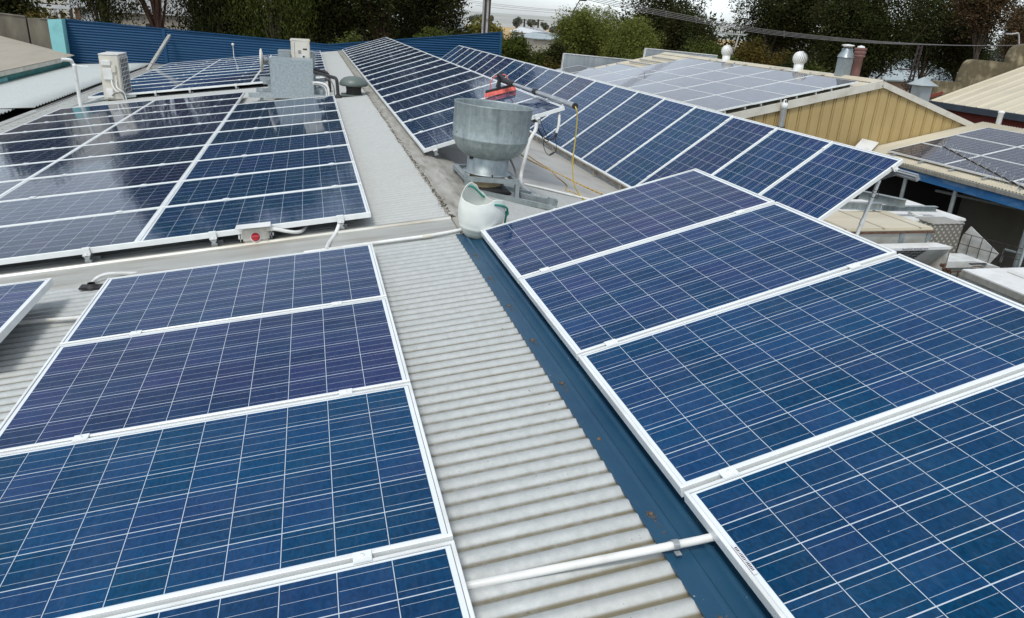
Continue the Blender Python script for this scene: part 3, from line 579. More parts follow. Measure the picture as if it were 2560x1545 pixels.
# ------------------------------------------------------------------ isolator switch box hung on the array edge
Yb = 5.385
def z7b(a, b): return 560 + a / 6.16, 540 + b / 6.16
ib = thing('isolator_switch', 'cream isolator box with a red rotary knob under the left roof array edge', 'switch', at_y(*z7b(495, 430), Yb))
def ip(mb, name, m): o = mb.build(name, m, ib); o.location = -Vector(ib.location); return o
c = at_y(*z7b(490, 322), Yb); xr = (at_y(*z7b(690, 190), Yb) - at_y(*z7b(285, 240), Yb)); xr.normalize(); zr = Vector((-xr.z, 0, xr.x))
tl = math.radians(-14); yr = Vector((0, 1, 0))
Rb = Matrix((xr, yr * math.cos(tl) + zr * math.sin(-tl) * -1, zr)).transposed(); Rb = Matrix((xr, zr.cross(xr), zr)).transposed() @ Matrix.Rotation(math.radians(-22), 3, 'X')
w_ = (at_y(*z7b(690, 190), Yb) - at_y(*z7b(285, 240), Yb)).length; h_ = (at_y(*z7b(320, 435), Yb) - at_y(*z7b(280, 245), Yb)).length * 1.03
ip(MB().bbox(c + Vector((0, .045, 0)), (w_, .085, h_), .010, Rb), 'box', M['cream'])
nrm = Rb @ Vector((0, -1, 0)); kc = c + nrm * .001 + zr * -.002
ip(MB().lathe([(.0005, .012), (.036, .011), (.040, .006), (.041, -.02)], 32, kc, Rb @ Matrix.Rotation(PI / 2, 3, 'X')), 'dial_ring', M['white'])
ip(MB().lathe([(.0005, .026), (.028, .025), (.031, .018), (.031, .008)], 28, kc, Rb @ Matrix.Rotation(PI / 2, 3, 'X')).bbox(kc + nrm * .028, (.058, .016, .014), .004, Rb), 'knob', M['red'])
cv = [at_y(*z7b(165, 212), Yb - .06), at_y(*z7b(715, 160), Yb - .06), at_y(*z7b(718, 92), Yb + .05), at_y(*z7b(192, 148), Yb + .05)]
ip(MB().prism(cv, (0, 0, .004)), 'rain_cover', M['white'])
for a_, b_ in (((210, 215), (295, 400)), ((690, 190), (775, 340))):
    p = at_y(*z7b(*a_), Yb + .06); q = at_y(*z7b(*b_), Yb + .06); b = MB()
    x0_, x1_ = p.x, q.x; b.lim((x0_, Yb + .06, q.z), (x0_ + .012, Yb + .064, p.z)); b.lim((x1_ - .014, Yb + .06, q.z), (x1_, Yb + .064, p.z)); b.lim((x0_, Yb + .06, q.z), (x1_, Yb + .064, q.z + .02)); b.lim((x0_, Yb + .06, p.z - .03), (x1_, Yb + .064, p.z))
    ip(b, 'mounting_ear', M['white'])
k = MB()
for i in range(5): k.box(c + nrm * .044 + xr * .075 + zr * (.04 - i * .016), (.018, .001, .0022), Rb)
for i in range(3): k.box(c + nrm * .044 - xr * .072 + zr * (.045 - i * .012), (.009, .001, .0022), Rb)
ip(k, 'fine_print', M['wire'])
conduit('conduit', [at_y(*z7b(665, 205), Yb + .02), at_y(*z7b(800, 205), Yb + .02), at_y(*z7b(960, 235), Yb + .03), at_y(*z7b(1110, 250), Yb + .05), at_y(*z7b(1210, 220), Yb + .10), at_y(*z7b(1270, 140), Yb + .2)], .0135, 'white conduit curving out of the isolator box', couplers=[(at_y(*z7b(655, 205), Yb + .02), at_y(*z7b(715, 203), Yb + .02))])

# ------------------------------------------------------------------ bowl-shaped exhaust vent on its steel stand
VX, VY = 1.625, 6.93
Rv = Matrix.Rotation(math.radians(3.8), 3, 'Y')
ev = thing('exhaust_vent', 'big open bowl-shaped galvanised exhaust vent on a square steel stand', 'roof vent', (VX, VY, RR(VX)))
def vp(mb, name, m): o = mb.build(name, m, ev); return o
zc = -RR(VX) + 0.0
def vz(z): return z - RR(VX)
bowl = [(.205, -1.255), (.22, -1.252), (.262, -1.230), (.300, -1.200), (.330, -1.162), (.350, -1.122), (.361, -1.086), (.3665, -1.078), (.3665, -1.070), (.364, -1.066), (.369, -.95), (.373, -.78), (.377, -.772), (.379, -.766), (.377, -.760), (.371, -.762), (.369, -.775), (.360, -1.07), (.34, -1.125), (.30, -1.175), (.25, -1.22), (.19, -1.24)]
vp(MB().lathe([(r, vz(z)) for r, z in bowl], 72, (0, 0, 0), Rv), 'bowl', M['bowl'])
vp(MB().lathe([(.19, vz(-1.24)), (.203, vz(-1.27)), (.203, vz(-1.40)), (.235, vz(-1.405)), (.235, vz(-1.415)), (.18, vz(-1.42)), (.18, vz(-1.24))], 56, (0, 0, 0), Rv), 'neck', M['galv'])
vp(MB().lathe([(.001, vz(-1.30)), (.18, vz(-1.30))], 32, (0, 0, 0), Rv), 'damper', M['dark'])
vp(MB().lathe([(.15, vz(-1.41)), (.16, vz(-1.50)), (.15, vz(-1.56)), (.165, vz(-1.60))], 24, (0, 0, 0)), 'duct', M['foam'])
vp(MB().bbox((0, 0, .012), (.44, .44, .03), .01).lathe([(.22, .02), (.19, .05), (.16, .06)], 20), 'base_seal', M['black'])
sf = MB(); hx, y0s, y1s = .245, -.30, .30; zt = vz(-1.428)
dzx = lambda x: -x * math.tan(math.radians(3.8))
for y in (y0s, y1s): sf.beam((-hx, y, zt + dzx(-hx)), (hx, y, zt + dzx(hx)), .045, .04)
for x in (-hx, hx): sf.beam((x, y0s, zt + dzx(x)), (x, y1s, zt + dzx(x)), .045, .04)
for x in (-hx, hx):
    for y in (y0s, y1s): sf.lim((x - .02, y - .02, RR(VX + x) - RR(VX)), (x + .02, y + .02, zt + dzx(x)))
for y in (y0s, y1s): sf.beam((-hx - .12, y, RR(VX - .36) - RR(VX) + .02), (hx + (.42 if y < 0 else .36), y - (.02 if y < 0 else 0), RR(VX + .65) - RR(VX) + .03), .04, .045)
vp(sf, 'stand', M['galv'])
b = MB()
for a in (0.6, 1.9, 3.4, 5.0): b.box(Rv @ Vector((.367 * math.cos(a), .367 * math.sin(a), vz(-1.0 + .05 * math.sin(a * 3)))), (.008, .008, .008))
b.box(Rv @ Vector((-.19, -.09, vz(-1.26))), (.03, .03, .035)); b.box(Rv @ Vector((.0, -.235, vz(-1.40))), (.012, .012, .02)); vp(b, 'bolt', M['black'])
b = MB().tube(smooth_path([(.21, -.05, vz(-1.25)), (.25, -.09, vz(-1.32)), (.26, -.2, vz(-1.40)), (.29, -.24, vz(-1.55)), (.33, -.3, vz(-1.66))]), .010, 8); vp(b, 'flex_lead', M['wire'])
bx = MB().bbox((.30, .25, vz(-1.30)), (.10, .12, .07), .01, Matrix.Rotation(.4, 3, 'Y')); vp(bx, 'junction_box', M['cream'])
# tool lying at the stand's foot
q = rr(*z4(1110, 1110), .05); b = MB().bbox((0, 0, .01), (.42, .05, .05), .006, Matrix.Rotation(math.radians(12), 3, 'Y')).bbox((.17, 0, -.03), (.10, .075, .09), .01, Matrix.Rotation(math.radians(12), 3, 'Y'))
o = b.build('beam_clamp', M['galv']); o.location = q; o.rotation_euler = (0, 0, -.05); tag(o, 'grey steel clamp bar lying beside the vent stand', 'clamp')

# ------------------------------------------------------------------ cut-open white plastic jug with rope handles
jb = Vector((1.112, 4.885, -1.462))
jug = thing('plastic_jug', 'cut-open white plastic jug with two green rope handles on the ridge', 'jug', jb)
JR = Matrix.Rotation(math.radians(4.5), 3, 'Y') @ Matrix.Rotation(math.radians(3), 3, 'X')
n = 72; prof = [(.001, 0.002), (.055, .0), (.085, .008), (.108, .026), (.124, .052), (.134, .072), (.142, .080), (.146, .088), (.145, .096), (.153, .115), (.160, .15), (.164, .19), (.165, .22)]
RK = [(-180, .290), (-150, .278), (-118, .270), (-96, .284), (-66, .320), (-40, .312), (-16, .262), (0, .244), (30, .238), (60, .250), (85, .300), (105, .352), (122, .372), (142, .356), (160, .318), (180, .290)]
def rimz(t):
    d = math.degrees(math.atan2(math.sin(t), math.cos(t)))
    for (a0, h0), (a1, h1) in zip(RK, RK[1:]):
        if a0 <= d <= a1:
            f = (d - a0) / (a1 - a0); f = f * f * (3 - 2 * f); return h0 + (h1 - h0) * f
    return .29
V = []; F = []
for r, z in prof: V += [(r * math.cos(2 * PI * k / n), r * 0.92 * math.sin(2 * PI * k / n), z) for k in range(n)]
for f_ in (.2, .4, .6, .8, .93, 1.0):
    for k in range(n):
        t = 2 * PI * k / n; z = .22 + (rimz(t) - .22) * f_; r = .165 - .030 * max(0, (z - .22) / .15) ** 1.3; V.append((r * math.cos(t), r * .92 * math.sin(t), z))
rows = len(prof) + 6
for i in range(rows - 1):
    for k in range(n): F.append((i * n + k, i * n + (k + 1) % n, (i + 1) * n + (k + 1) % n, (i + 1) * n + k))
jo = MB().add([JR @ Vector(p) for p in V], F, True).build('jug_body', M['jug'], jug)
sm_ = jo.modifiers.new('thick', 'SOLIDIFY'); sm_.thickness = .0035; sm_.offset = 0
def jp(t, z, dr=0): r = (.165 - .030 * max(0, (z - .22) / .15) ** 1.3) + dr; return JR @ Vector((r * math.cos(t), r * .92 * math.sin(t), z))
b = MB().tube(smooth_path([jp(2.3, .335, .006), jp(2.15, .342, -.010), jp(1.9, .325, -.022), jp(1.6, .295, -.022), jp(1.4, .270, -.012), jp(1.3, .262, -.004)]), .0075, 8); b.build('rope_handle', M['rope'], jug)
b = MB().tube(smooth_path([jp(-1.25, .285, .0), jp(-1.05, .285, .010), jp(-.7, .270, .014), jp(-.35, .24, .016), jp(-.12, .205, .016), jp(-.06, .16, .014), jp(-.03, .10, .016)]), .0075, 8)
b.bbox(jp(-.12, .20, .016), (.026, .026, .04), .008); b.build('rope_handle', M['rope'], jug)

# ------------------------------------------------------------------ cleaning brush on its pole, and hoses
bc = D_.p(1.39, 1.98, .0)
brush = thing('cleaning_brush', 'long-handled cleaning brush with red bristles resting on the middle row', 'brush', bc)
bx_ = (D_.p(1.60, 1.88) - D_.p(1.18, 2.02)).normalized(); bz = D_.n; by = bz.cross(bx_); Rbr = Matrix((bx_, by, bz)).transposed()
b = MB(); random.seed(5)
for i in range(620):
    x = random.uniform(-.205, .205); y = random.uniform(-.045, .045); s_ = Rbr @ Vector((x * .93, y * .8, .055)); e_ = Rbr @ Vector((x * 1.06, y * 1.7 + random.gauss(0, .008), random.uniform(.0, .012))); w = .004
    b.add([s_ + bx_ * w, s_ - bx_ * w, e_ - bx_ * w * .6, e_ + bx_ * w * .6], [(0, 1, 2, 3)])
b.build('bristles', M['bristle'], brush)
MB().bbox(Rbr @ Vector((0, 0, .066)), (.38, .075, .028), .008, Rbr).build('brush_head', M['black'], brush)
pe = at_y(1100 + 1255 / 3.717, 985 / 3.717, 7.75) - bc; ps = at_y(1100 + 600 / 3.717, 752 / 3.717, 9.75) - bc; pd = (pe - ps).normalized()
hd = Rbr @ Vector((.0, 0, .08))
b = MB().tube(smooth_path([hd, hd + Vector((0, 0, .10)), hd + Vector((-.01, -.02, .17)), ps + pd * .05, ps + pd * .32]), .024, 10); b.tube([hd + Vector((-.03, 0, .0)), hd + Vector((.02, .0, .20))], .018, 8); b.tube([ps - pd * .12, ps + pd * .3], .033, 10)
b.bbox(ps + pd * .98, (.05, .05, .07), .01); b.tube([ps + pd * .94, ps + pd * 1.02], .035, 12); b.build('swivel_joint', M['black'], brush)
for sgn in (-1, 1):
    MB().tube(smooth_path([hd + bx_ * .11 * sgn, hd + bx_ * .12 * sgn + Vector((0, 0, .08)), hd + bx_ * .07 * sgn + Vector((0, 0, .15)), hd + Vector((0, 0, .14))]), .007, 8).build('water_tube', M['bristle'], brush)
MB().tube([ps + pd * .3, ps + pd * 1.0, pe], [.021, .024, .030], 16).build('pole', M['rail'], brush)
MB().tube([pe - pd * .012, pe + pd * .012], .033, 16).build('pole_end', M['black'], brush)
pe = pe + bc
hpts = [pe, pe + pd * .03 + Vector((0, -.01, -.03)), at_y(1100 + 1275 / 3.717, 1060 / 3.717, 7.72), at_y(*z4(1495, 400), 7.74), at_y(*z4(1480, 560), 7.78), at_y(*z4(1462, 700), 7.80), at_y(*z4(1456, 850), 7.82), at_y(*z4(1475, 985), 7.83), rr(*z4(1530, 1075), .03), rr(*z4(1600, 1140), .02)]
o = MB().tube(smooth_path(hpts, 6), .0068, 8).build('water_hose', M['yellow']); rebase(o, hpts[-1]); tag(o, 'thin yellow hose hanging from the brush pole down to the roof', 'hose', 'yellow hoses')
def spiky(pts, r, label, step, spur):
    P = smooth_path(pts, 14); b = MB().tube(P, r, 8); o = b.build('water_hose', M['orange']); rebase(o, P[0]); tag(o, label, 'hose', 'yellow hoses')
    k = None; acc = 0
    for i in range(1, len(P)):
        acc += (P[i] - P[i - 1]).length
        if acc > step:
            acc = 0
            if k is None: k = MB().bbox((-.004, -r, -.002), (spur, spur * .8, spur * .7), .003).build('hose_clip', M['black'], o); c = k
            else: c = k.copy(); C.objects.link(c)
            c.location = P[i] - P[0]
spiky([rr(*z4(972, 690)), rr(*z4(1040, 735)), rr(*z4(1150, 795)), rr(*z4(1260, 845)), rr(*z4(1370, 895)), rr(*z4(1480, 950)), rr(*z4(1600, 1005)), rr(*z4(1730, 1060))], .0085, 'straight amber hose with dark clips lying on the right roof', .075, .018)
spiky([rr(*z4(1035, 695)), rr(*z4(1130, 760)), rr(*z4(1240, 830)), rr(*z4(1310, 900)), rr(*z4(1375, 950)), rr(*z4(1405, 985)), rr(*z4(1392, 1025)), rr(*z4(1450, 1040)), rr(*z4(1540, 1085))], .0055, 'thin winding amber hose with clips lying on the right roof', .045, .012)
for a_, b_ in ((965, 630), (985, 645)):
    pass
q = rr(*z4(930, 690), .03); o = MB().bbox((0, 0, .03), (.16, .11, .08), .02, Matrix.Rotation(.3, 3, 'Z')).bbox((.07, .05, .09), (.06, .05, .05), .012).tube([(.05, .04, .1), (.12, .12, .14)], .012, 8).build('hose_fitting', M['cream']); o.location = q; tag(o, 'pale plastic hose fitting on the roof behind the vent bowl', 'hose fitting')

# ------------------------------------------------------------------ rooftop plant on the far left slope
def z2(a, b): return 600 + a / 3.717, 60 + b / 3.717
pf = thing('plant_frame', 'grey steel channel frame carrying the ducts and the beige unit', 'steel frame', (-.4, 14.9, RL(-.4)))
def pp(root, mb, name, m): o = mb.build(name, m, root); o.location = -Vector(root.location); return o
for (x0, x1, y, z) in ((-1.10, .35, 14.62, -1.56), (-.98, .3, 14.95, -1.50), (-.90, .3, 15.7, -1.42), (-.98, .3, 16.2, -1.40)):
    b = MB().lim((x0, y - .004, z - .06), (x1, y + .004, z + .02)); b.lim((x0, y, z + .014), (x1, y + .06, z + .02)); b.lim((x0, y, z - .06), (x1, y + .06, z - .054)); pp(pf, b, 'channel', M['galvbox'])
for x, y in ((-.88, 14.75), (.2, 14.75), (-.8, 16.2), (.2, 16.2)):
    pp(pf, MB().lim((x - .03, y - .03, RL(x)), (x + .03, y + .03, -1.46)).lim((x - .07, y - .06, RL(x)), (x + .07, y + .06, RL(x) + .014)), 'post', M['galvbox'])
db = MB().bbox((-.315, 15.04, -1.245), (.77, .70, .615), .006); db.lim((-.705, 14.685, -1.555), (.075, 14.69, -1.535))
o = db.build('duct_box', M['galvbox']); rebase(o, (-.315, 15.04, -1.55)); tag(o, 'square spangled galvanised duct box in front of the beige unit', 'duct box', 'galvanised duct boxes')
db = MB().bbox((-.235, 16.05, -1.19), (.70, .45, .70), .006); db.lim((-.59, 15.82, -.86), (.12, 15.828, -.84))
o = db.build('duct_box', M['galvbox']); rebase(o, (-.235, 16.05, -1.54)); tag(o, 'galvanised duct box partly hidden behind the beige unit', 'duct box', 'galvanised duct boxes')
un = thing('inverter_unit', 'tall beige outdoor unit standing between two galvanised duct boxes', 'outdoor unit', (-.15, 15.58, -1.5))
pp(un, MB().bbox((-.15, 15.58, -1.05), (.355, .34, .87), .012), 'casing', M['cream'])
pp(un, MB().bbox((-.15, 15.60, -.625), (.375, .38, .05), .012), 'lid', M['cream'])
pp(un, MB().lim((-.262, 15.406, -1.4), (-.256, 15.41, -.66)).lim((-.345, 15.408, -.88), (-.325, 15.6, -1.4)), 'panel_seam', M['wire'])
pp(un, MB().lim((-.105, 15.405, -.790), (-.028, 15.409, -.764)), 'name_plate', M['polesteel'])
pp(un, MB().lim((-.125, 15.405, -.945), (-.065, 15.409, -.880)), 'sticker', M['sticker'])
lo = MB(); lo.lathe([(.010, .004), (.020, .004)], 20, (-.095, 15.404, -.912), Matrix.Rotation(PI / 2, 3, 'X') @ Matrix.Scale(1.15, 3, (1, 0, 0))); lo.lim((-.112, 15.3995, -.919), (-.078, 15.401, -.905)); pp(un, lo, 'emblem', M['slate'])
k = MB()
for i in range(5): k.lim((-.195, 15.405, -.80 - i * .013), (-.135 - .01 * (i % 2), 15.409, -.806 - i * .013))
pp(un, k, 'fine_print', M['wire'])
da = thing('dish_antenna', 'pale flat dish antenna seen edge-on beside the galvanised ducts', 'antenna', (-.80, 15.5, -1.44))
pp(da, MB().lathe([(.001, .012), (.10, .018), (.19, .022), (.215, .010), (.215, -.012), (.10, -.035), (.001, -.04)], 36, (-.885, 15.5, -1.02), Matrix.Rotation(-PI / 2, 3, 'Y')), 'dish', M['cream'])
pp(da, MB().tube([(-.84, 15.5, -1.02), (-.74, 15.5, -1.02)], [.09, .03], 12), 'feed_mount', M['rail'])
pp(da, MB().tube([(-.72, 15.5, -1.46), (-.745, 15.5, -.97)], .018, 10).bbox((-.74, 15.5, -1.03), (.07, .07, .10), .008), 'mast', M['galv'])
# black and white pipes right of the ducts
bp = thing('pipe_run', 'black insulated pipes bending down to the roof right of the duct box', 'pipe', (.5, 14.1, RL(.5)))
def pv(pts, r, m, name, root): P = smooth_path(pts, 7); pp(root, MB().tube(P, r, 10), name, M[m])
pv([(.05, 14.75, -1.13), (.25, 14.5, -1.165), (.40, 14.2, -1.175), (.455, 14.12, -1.19), (.475, 14.1, -1.26), (.485, 14.1, -1.45), (.49, 14.1, RL(.49))], .03, 'black', 'pipe', bp)
pv([(.05, 15.2, -1.12), (.22, 15.2, -1.15), (.32, 15.15, -1.18), (.36, 15.15, -1.26), (.37, 15.15, -1.45), (.37, 15.15, RL(.37))], .028, 'black', 'pipe', bp)
pp(bp, MB().lathe([(.085, 0), (.075, .02), (.045, .05), (.04, .06)], 16, (.49, 14.1, RL(.49) + .005)), 'roof_boot', M['dark'])
wp = thing('pipe_run', 'white plastic pipes and grey lead looping out of the duct box', 'pipe', (.3, 14.3, RL(.3)))
pv([(.06, 14.65, -1.32), (.16, 14.55, -1.31), (.27, 14.45, -1.33), (.325, 14.42, -1.40), (.335, 14.42, RL(.33))], .020, 'pvc', 'pipe', wp)
pv([(.06, 14.7, -1.35), (.15, 14.6, -1.345), (.24, 14.5, -1.365), (.285, 14.48, -1.43), (.29, 14.48, RL(.29))], .014, 'pvc', 'pipe', wp)
pv([(.05, 14.8, -1.28), (.12, 14.6, -1.19), (.24, 14.4, -1.18), (.36, 14.3, -1.24), (.42, 14.25, -1.36), (.43, 14.25, RL(.43))], .009, 'wire', 'lead', wp)
mv = thing('mushroom_vent', 'low grey-green mushroom-shaped vent on the roof strip beside the middle row', 'roof vent', (.78, 14.3, RL(.78)))
zr_ = RL(.78)
MB().lathe([(.001, .345), (.02, .343), (.10, .335), (.18, .31), (.235, .265), (.262, .21), (.258, .185), (.235, .172), (.15, .165)], 48).build('cap', M['mushroom'], mv)
MB().lathe([(.15, .17), (.135, .10), (.145, .03), (.20, .0)], 32).build('collar', M['dark'], mv)
MB().bbox((0, 0, .012), (.46, .42, .024), .006).build('base_plate', M['mushroom'], mv)
# air conditioner with its service side towards us
ac = thing('air_conditioner', 'cream split-system condenser standing on rails at the left roof edge', 'air conditioner', (-3.96, 17.7, RL(-3.96)))
def apx(mb, name, m): return pp(ac, mb, name, m)
z0, z1 = -2.045, -1.155
apx(MB().bbox((-3.965, 17.68, (z0 + z1) / 2), (.37, .80, z1 - z0), .018), 'casing', M['cream'])
apx(MB().bbox((-3.965, 17.68, z1 + .004), (.38, .81, .02), .006), 'lid', M['white'])
gr = MB(); xg = -3.772
for i in range(9): gr.lim((xg, 17.33, z0 + .12 + i * .085), (xg + .012, 18.04, z0 + .132 + i * .085))
for i in range(6): gr.lim((xg, 17.33 + i * .14, z0 + .12), (xg + .010, 17.342 + i * .14, z1 - .05))
apx(gr, 'grille', M['white']); apx(MB().lim((xg - .008, 17.36, z0 + .14), (xg + .002, 18.0, z1 - .07)), 'coil', M['dark'])
for (xa, xb, za_, zb_) in ((-4.11, -3.93, -.10, -.22), (-4.10, -3.92, -.25, -.50), (-4.09, -3.95, -.66, -.86)): apx(MB().bbox(((xa + xb) / 2, 17.27, z1 + (za_ + zb_) / 2), (xb - xa, .05, abs(zb_ - za_) - .015), .012), 'service_cover', M['white'])
apx(MB().bbox((-3.89, 17.265, z1 - .27), (.09, .05, .16), .014).bbox((-3.87, 17.27, z1 - .47), (.05, .04, .12), .008), 'valve_cover', M['cream'])
for pts in ([(-3.96, 17.25, z1 - .5), (-3.93, 17.2, z1 - .62), (-3.87, 17.17, z1 - .70), (-3.80, 17.2, z1 - .76), (-3.77, 17.24, z1 - .88)], [(-3.87, 17.25, z1 - .52), (-3.86, 17.19, z1 - .62), (-3.80, 17.17, z1 - .68), (-3.74, 17.2, z1 - .74), (-3.72, 17.25, z1 - .92)], [(-3.98, 17.24, z1 - .80), (-3.9, 17.19, z1 - .75), (-3.80, 17.18, z1 - .73), (-3.73, 17.22, z1 - .80)]):
    pv(pts, .014, 'pvc' if pts[0][2] > z1 - .7 else 'wire', 'pipe', ac)
for y in (17.36, 18.02):
    apx(MB().beam((-4.30, y, RL(-4.30) + .05), (-3.55, y, RL(-3.55) + .06), .04, .04), 'foot_rail', M['galv'])
    for xa in (-4.12, -3.81): apx(MB().lim((xa - .02, y - .02, RL(xa)), (xa + .02, y + .02, z0)), 'foot_post', M['galv'])
apx(MB().beam((-4.28, 17.36, RL(-4.28) + .03), (-4.62, 16.95, RL(-4.62) + .0), .035, .035), 'foot_brace', M['galv']); apx(MB().beam((-4.22, 17.36, RL(-4.22) + .03), (-4.54, 16.9, RL(-4.54) + .0), .03, .03), 'foot_brace', M['galv'])
vpz = RL(-4.44); o = MB().lathe([(.034, vpz), (.034, -1.36), (.036, -1.355), (.036, -1.325), (.030, -1.305), (.001, -1.298)], 20).lathe([(.06, vpz + .002), (.036, vpz + .015)], 16).build('vent_pipe', M['pvc']); rebase(o, (0, 0, vpz)); o.location = (-4.43, 16.6, vpz); tag(o, 'slim white vent pipe with a domed cap on the left roof edge', 'pipe')
p0 = Vector((-5.02, 26.6, RL(-5.02))); p1 = Vector((-4.60, 28.80, -1.19)); o = MB().beam(p0, p1, .09, .03).beam(p0 + Vector((.045, 0, -.02)), p1 + Vector((.045, 0, -.02)), .006, .06).beam(p0 + Vector((-.045, 0, -.02)), p1 + Vector((-.045, 0, -.02)), .006, .06).build('brace_channel', M['flash']); rebase(o, p0); tag(o, 'pale steel channel bracing the blue fence from the roof', 'brace')
o = MB().tube(smooth_path([(-5.25, 26.9, RL(-5.2) + .04), (-5.0, 26.95, RL(-5) + .16), (-4.75, 26.9, RL(-4.7) + .14), (-4.5, 26.8, RL(-4.5) + .03)]), .012, 8).build('cable', M['wire']); rebase(o, (-4.5, 26.8, RL(-4.5))); tag(o, 'grey cable looped over the foot of the brace', 'cable')
o = MB().tube([(-2.56, 28.75, -1.85), (-2.56, 28.75, -1.43)], .012, 8).lathe([(.001, .05), (.035, .035), (.05, 0), (.035, -.035), (.001, -.05)], 16, (-2.56, 28.72, -1.40)).build('post_light', M['pvc']); rebase(o, (-2.56, 28.75, -1.85)); tag(o, 'small white ball on a thin stalk against the blue fence', 'post light')
# ------------------------------------------------------------------ blue corrugated parapet at the far end
FY = 28.93
fw = thing('parapet_wall', 'blue corrugated metal wall with a dipped top edge across the far end', 'wall', (0, FY, -2.4))
def fpart(mb, name, m): o = mb.build(name, m, fw); o.location = -Vector(fw.location); return o
def ftop(x): return -0.865 - (x + 7.78) * .0465 if x < .7 else -1.258 + (x - .7) * .116
def fbot(x): return -2.45 if x < -5 else -2.45 + 0 * x
def clad(x0, x1, slope):
    b = MB(); xs = np.linspace(x0, x1, 40); pit = .085; zb = -2.45
    ks = np.arange(0, 2.6, pit / 8); V = []; F = []
    for x in xs:
        top = ftop(x) - .02
        for k in ks:
            z = zb + k + slope * (x - x0); ph = math.cos(2 * PI * k / pit); V.append((x, FY - .017 * ph - (.0), min(z, top)))
    n_ = len(ks)
    for i in range(len(xs) - 1):
        for k in range(n_ - 1): F.append((i * n_ + k, (i + 1) * n_ + k, (i + 1) * n_ + k + 1, i * n_ + k + 1))
    return b.add(V, F, True)
fpart(clad(-7.78, -4.82, -.028), 'cladding', M['bluewall']); fpart(clad(-4.78, .7, -.028), 'cladding', M['bluewall']); fpart(clad(.7, 7.15, 0), 'cladding', M['bluewall'])
b = MB()
for x0, x1 in ((-7.82, .7), (.7, 7.2)): b.beam((x0, FY, ftop(x0 + .001 if x0 > .5 else x0)), (x1, FY, ftop(x1)), .07, .03)
fpart(b, 'top_capping', M['bluewall'])
b = MB().lim((-4.85, FY - .035, -2.3), (-4.75, FY - .014, ftop(-4.8) - .02)).lim((7.1, FY - .04, -2.4), (7.2, FY + .03, ftop(7.15))).lim((-7.83, FY - .04, -2.4), (-7.75, FY + .03, ftop(-7.8) - .015)); fpart(b, 'cover_strip', M['bluewall'])
b = MB().lim((-7.7, FY + .03, GZ), (7.1, FY + .12, -1.95)); fpart(b, 'backing', M['dark'])

# ------------------------------------------------------------------ neighbour on the left
tp = MB().prism([(-8.16, 28.45, -5.2), (-7.79, 28.45, -5.2), (-7.76, 28.45, -.855), (-8.17, 28.45, -.885)], (0, .40, 0)).build('pillar', M['teal']); rebase(tp, (-8, 28.6, -5.2)); tag(tp, 'aqua painted pillar at the left end of the blue wall', 'pillar')
cw = thing('concrete_wall', 'weathered brown concrete panel wall left of the aqua pillar', 'wall', (-12, 28.8, GZ))
o = MB().lim((-8.78, 28.55, GZ), (-8.17, 28.75, -.87)).build('wall_panel', M['concrete'], cw); o.location = -Vector(cw.location)
o = MB().prism([(-16, 28.55, GZ), (-8.83, 28.55, GZ), (-8.83, 28.55, -.85), (-16, 28.55, -.30)], (0, .18, 0)).build('wall_panel', M['concrete'], cw); o.location = -Vector(cw.location)
o = MB().beam((-16, 28.64, -.285), (-8.83, 28.64, -.835), .24, .03).lim((-8.42, 28.52, -.885), (-8.14, 28.78, -.862)).build('coping', M['concrete'], cw); o.location = -Vector(cw.location)
nh = thing('neighbour_building', 'neighbouring building with a stone-coloured roof, cream gutter and teal fascia', 'building', (-10, 20, GZ))
def npart(mb, name, m): o = mb.build(name, m, nh); o.location = -Vector(nh.location); return o
sl_ = .155
b = corr_sheet(-16, -7.56, lambda x: -1.955 + (-7.64 - x) * .245, 2.0, 28.5, 2, .012, 4, .10); npart(b, 'roof_sheet', M['beigeroof'])
b = MB().sheet([(-7.56, -1.99), (-7.57, -2.10), (-7.66, -2.115), (-7.67, -1.955), (-7.66, -1.95), (-7.655, -2.09), (-7.58, -2.085), (-7.575, -1.99)], 2, 27.1); npart(b, 'gutter', M['cream'])
b = MB().lim((-7.72, 2, -2.42), (-7.665, 28.4, -2.10)); npart(b, 'fascia', M['teald'])
b = MB().lim((-16, 2, GZ), (-7.74, 28.3, -2.15)); npart(b, 'wall', M['concrete'])
b = MB().tube(smooth_path([(-7.62, 27.0, -2.05), (-7.55, 27.1, -2.02), (-7.35, 27.2, -2.03), (-7.32, 27.25, -2.12), (-7.30, 27.3, -2.20), (-7.12, 27.4, -2.24), (-6.95, 27.5, -2.26)]), .06, 12); npart(b, 'downpipe', M['pvc'])
b = MB().lim((-7.664, 21.9, -2.34), (-7.655, 22.6, -2.18)); npart(b, 'patch_board', M['teal'])
lt = thing('lean_to_roof', 'low white corrugated roof between the workshop and the teal fascia', 'roof', (-6.5, 22, GZ))
for (y0, y1, x1, dz) in ((2.0, 16.75, -5.62, -.035), (16.6, 28.85, -5.25, 0)):
    b = corr_sheet(-7.66, x1, lambda x: -2.145 + dz + (x + 5.3) * .055, y0, y1, 5, .016, 10, .19, .004); o = b.build('roof_sheet', M['roofwhite'], lt); o.location = -Vector(lt.location); s2 = o.modifiers.new('thick', 'SOLIDIFY'); s2.thickness = .003
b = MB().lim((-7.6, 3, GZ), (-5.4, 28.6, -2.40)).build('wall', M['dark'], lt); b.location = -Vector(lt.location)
b = MB().beam((-5.15, 16.4, -2.20), (-5.33, 28.7, -2.20), .05, .03).build('edge_shade_strip', M['black'], lt); b.location = -Vector(lt.location)  # black strip stands for the shade under the overhanging sheet ends

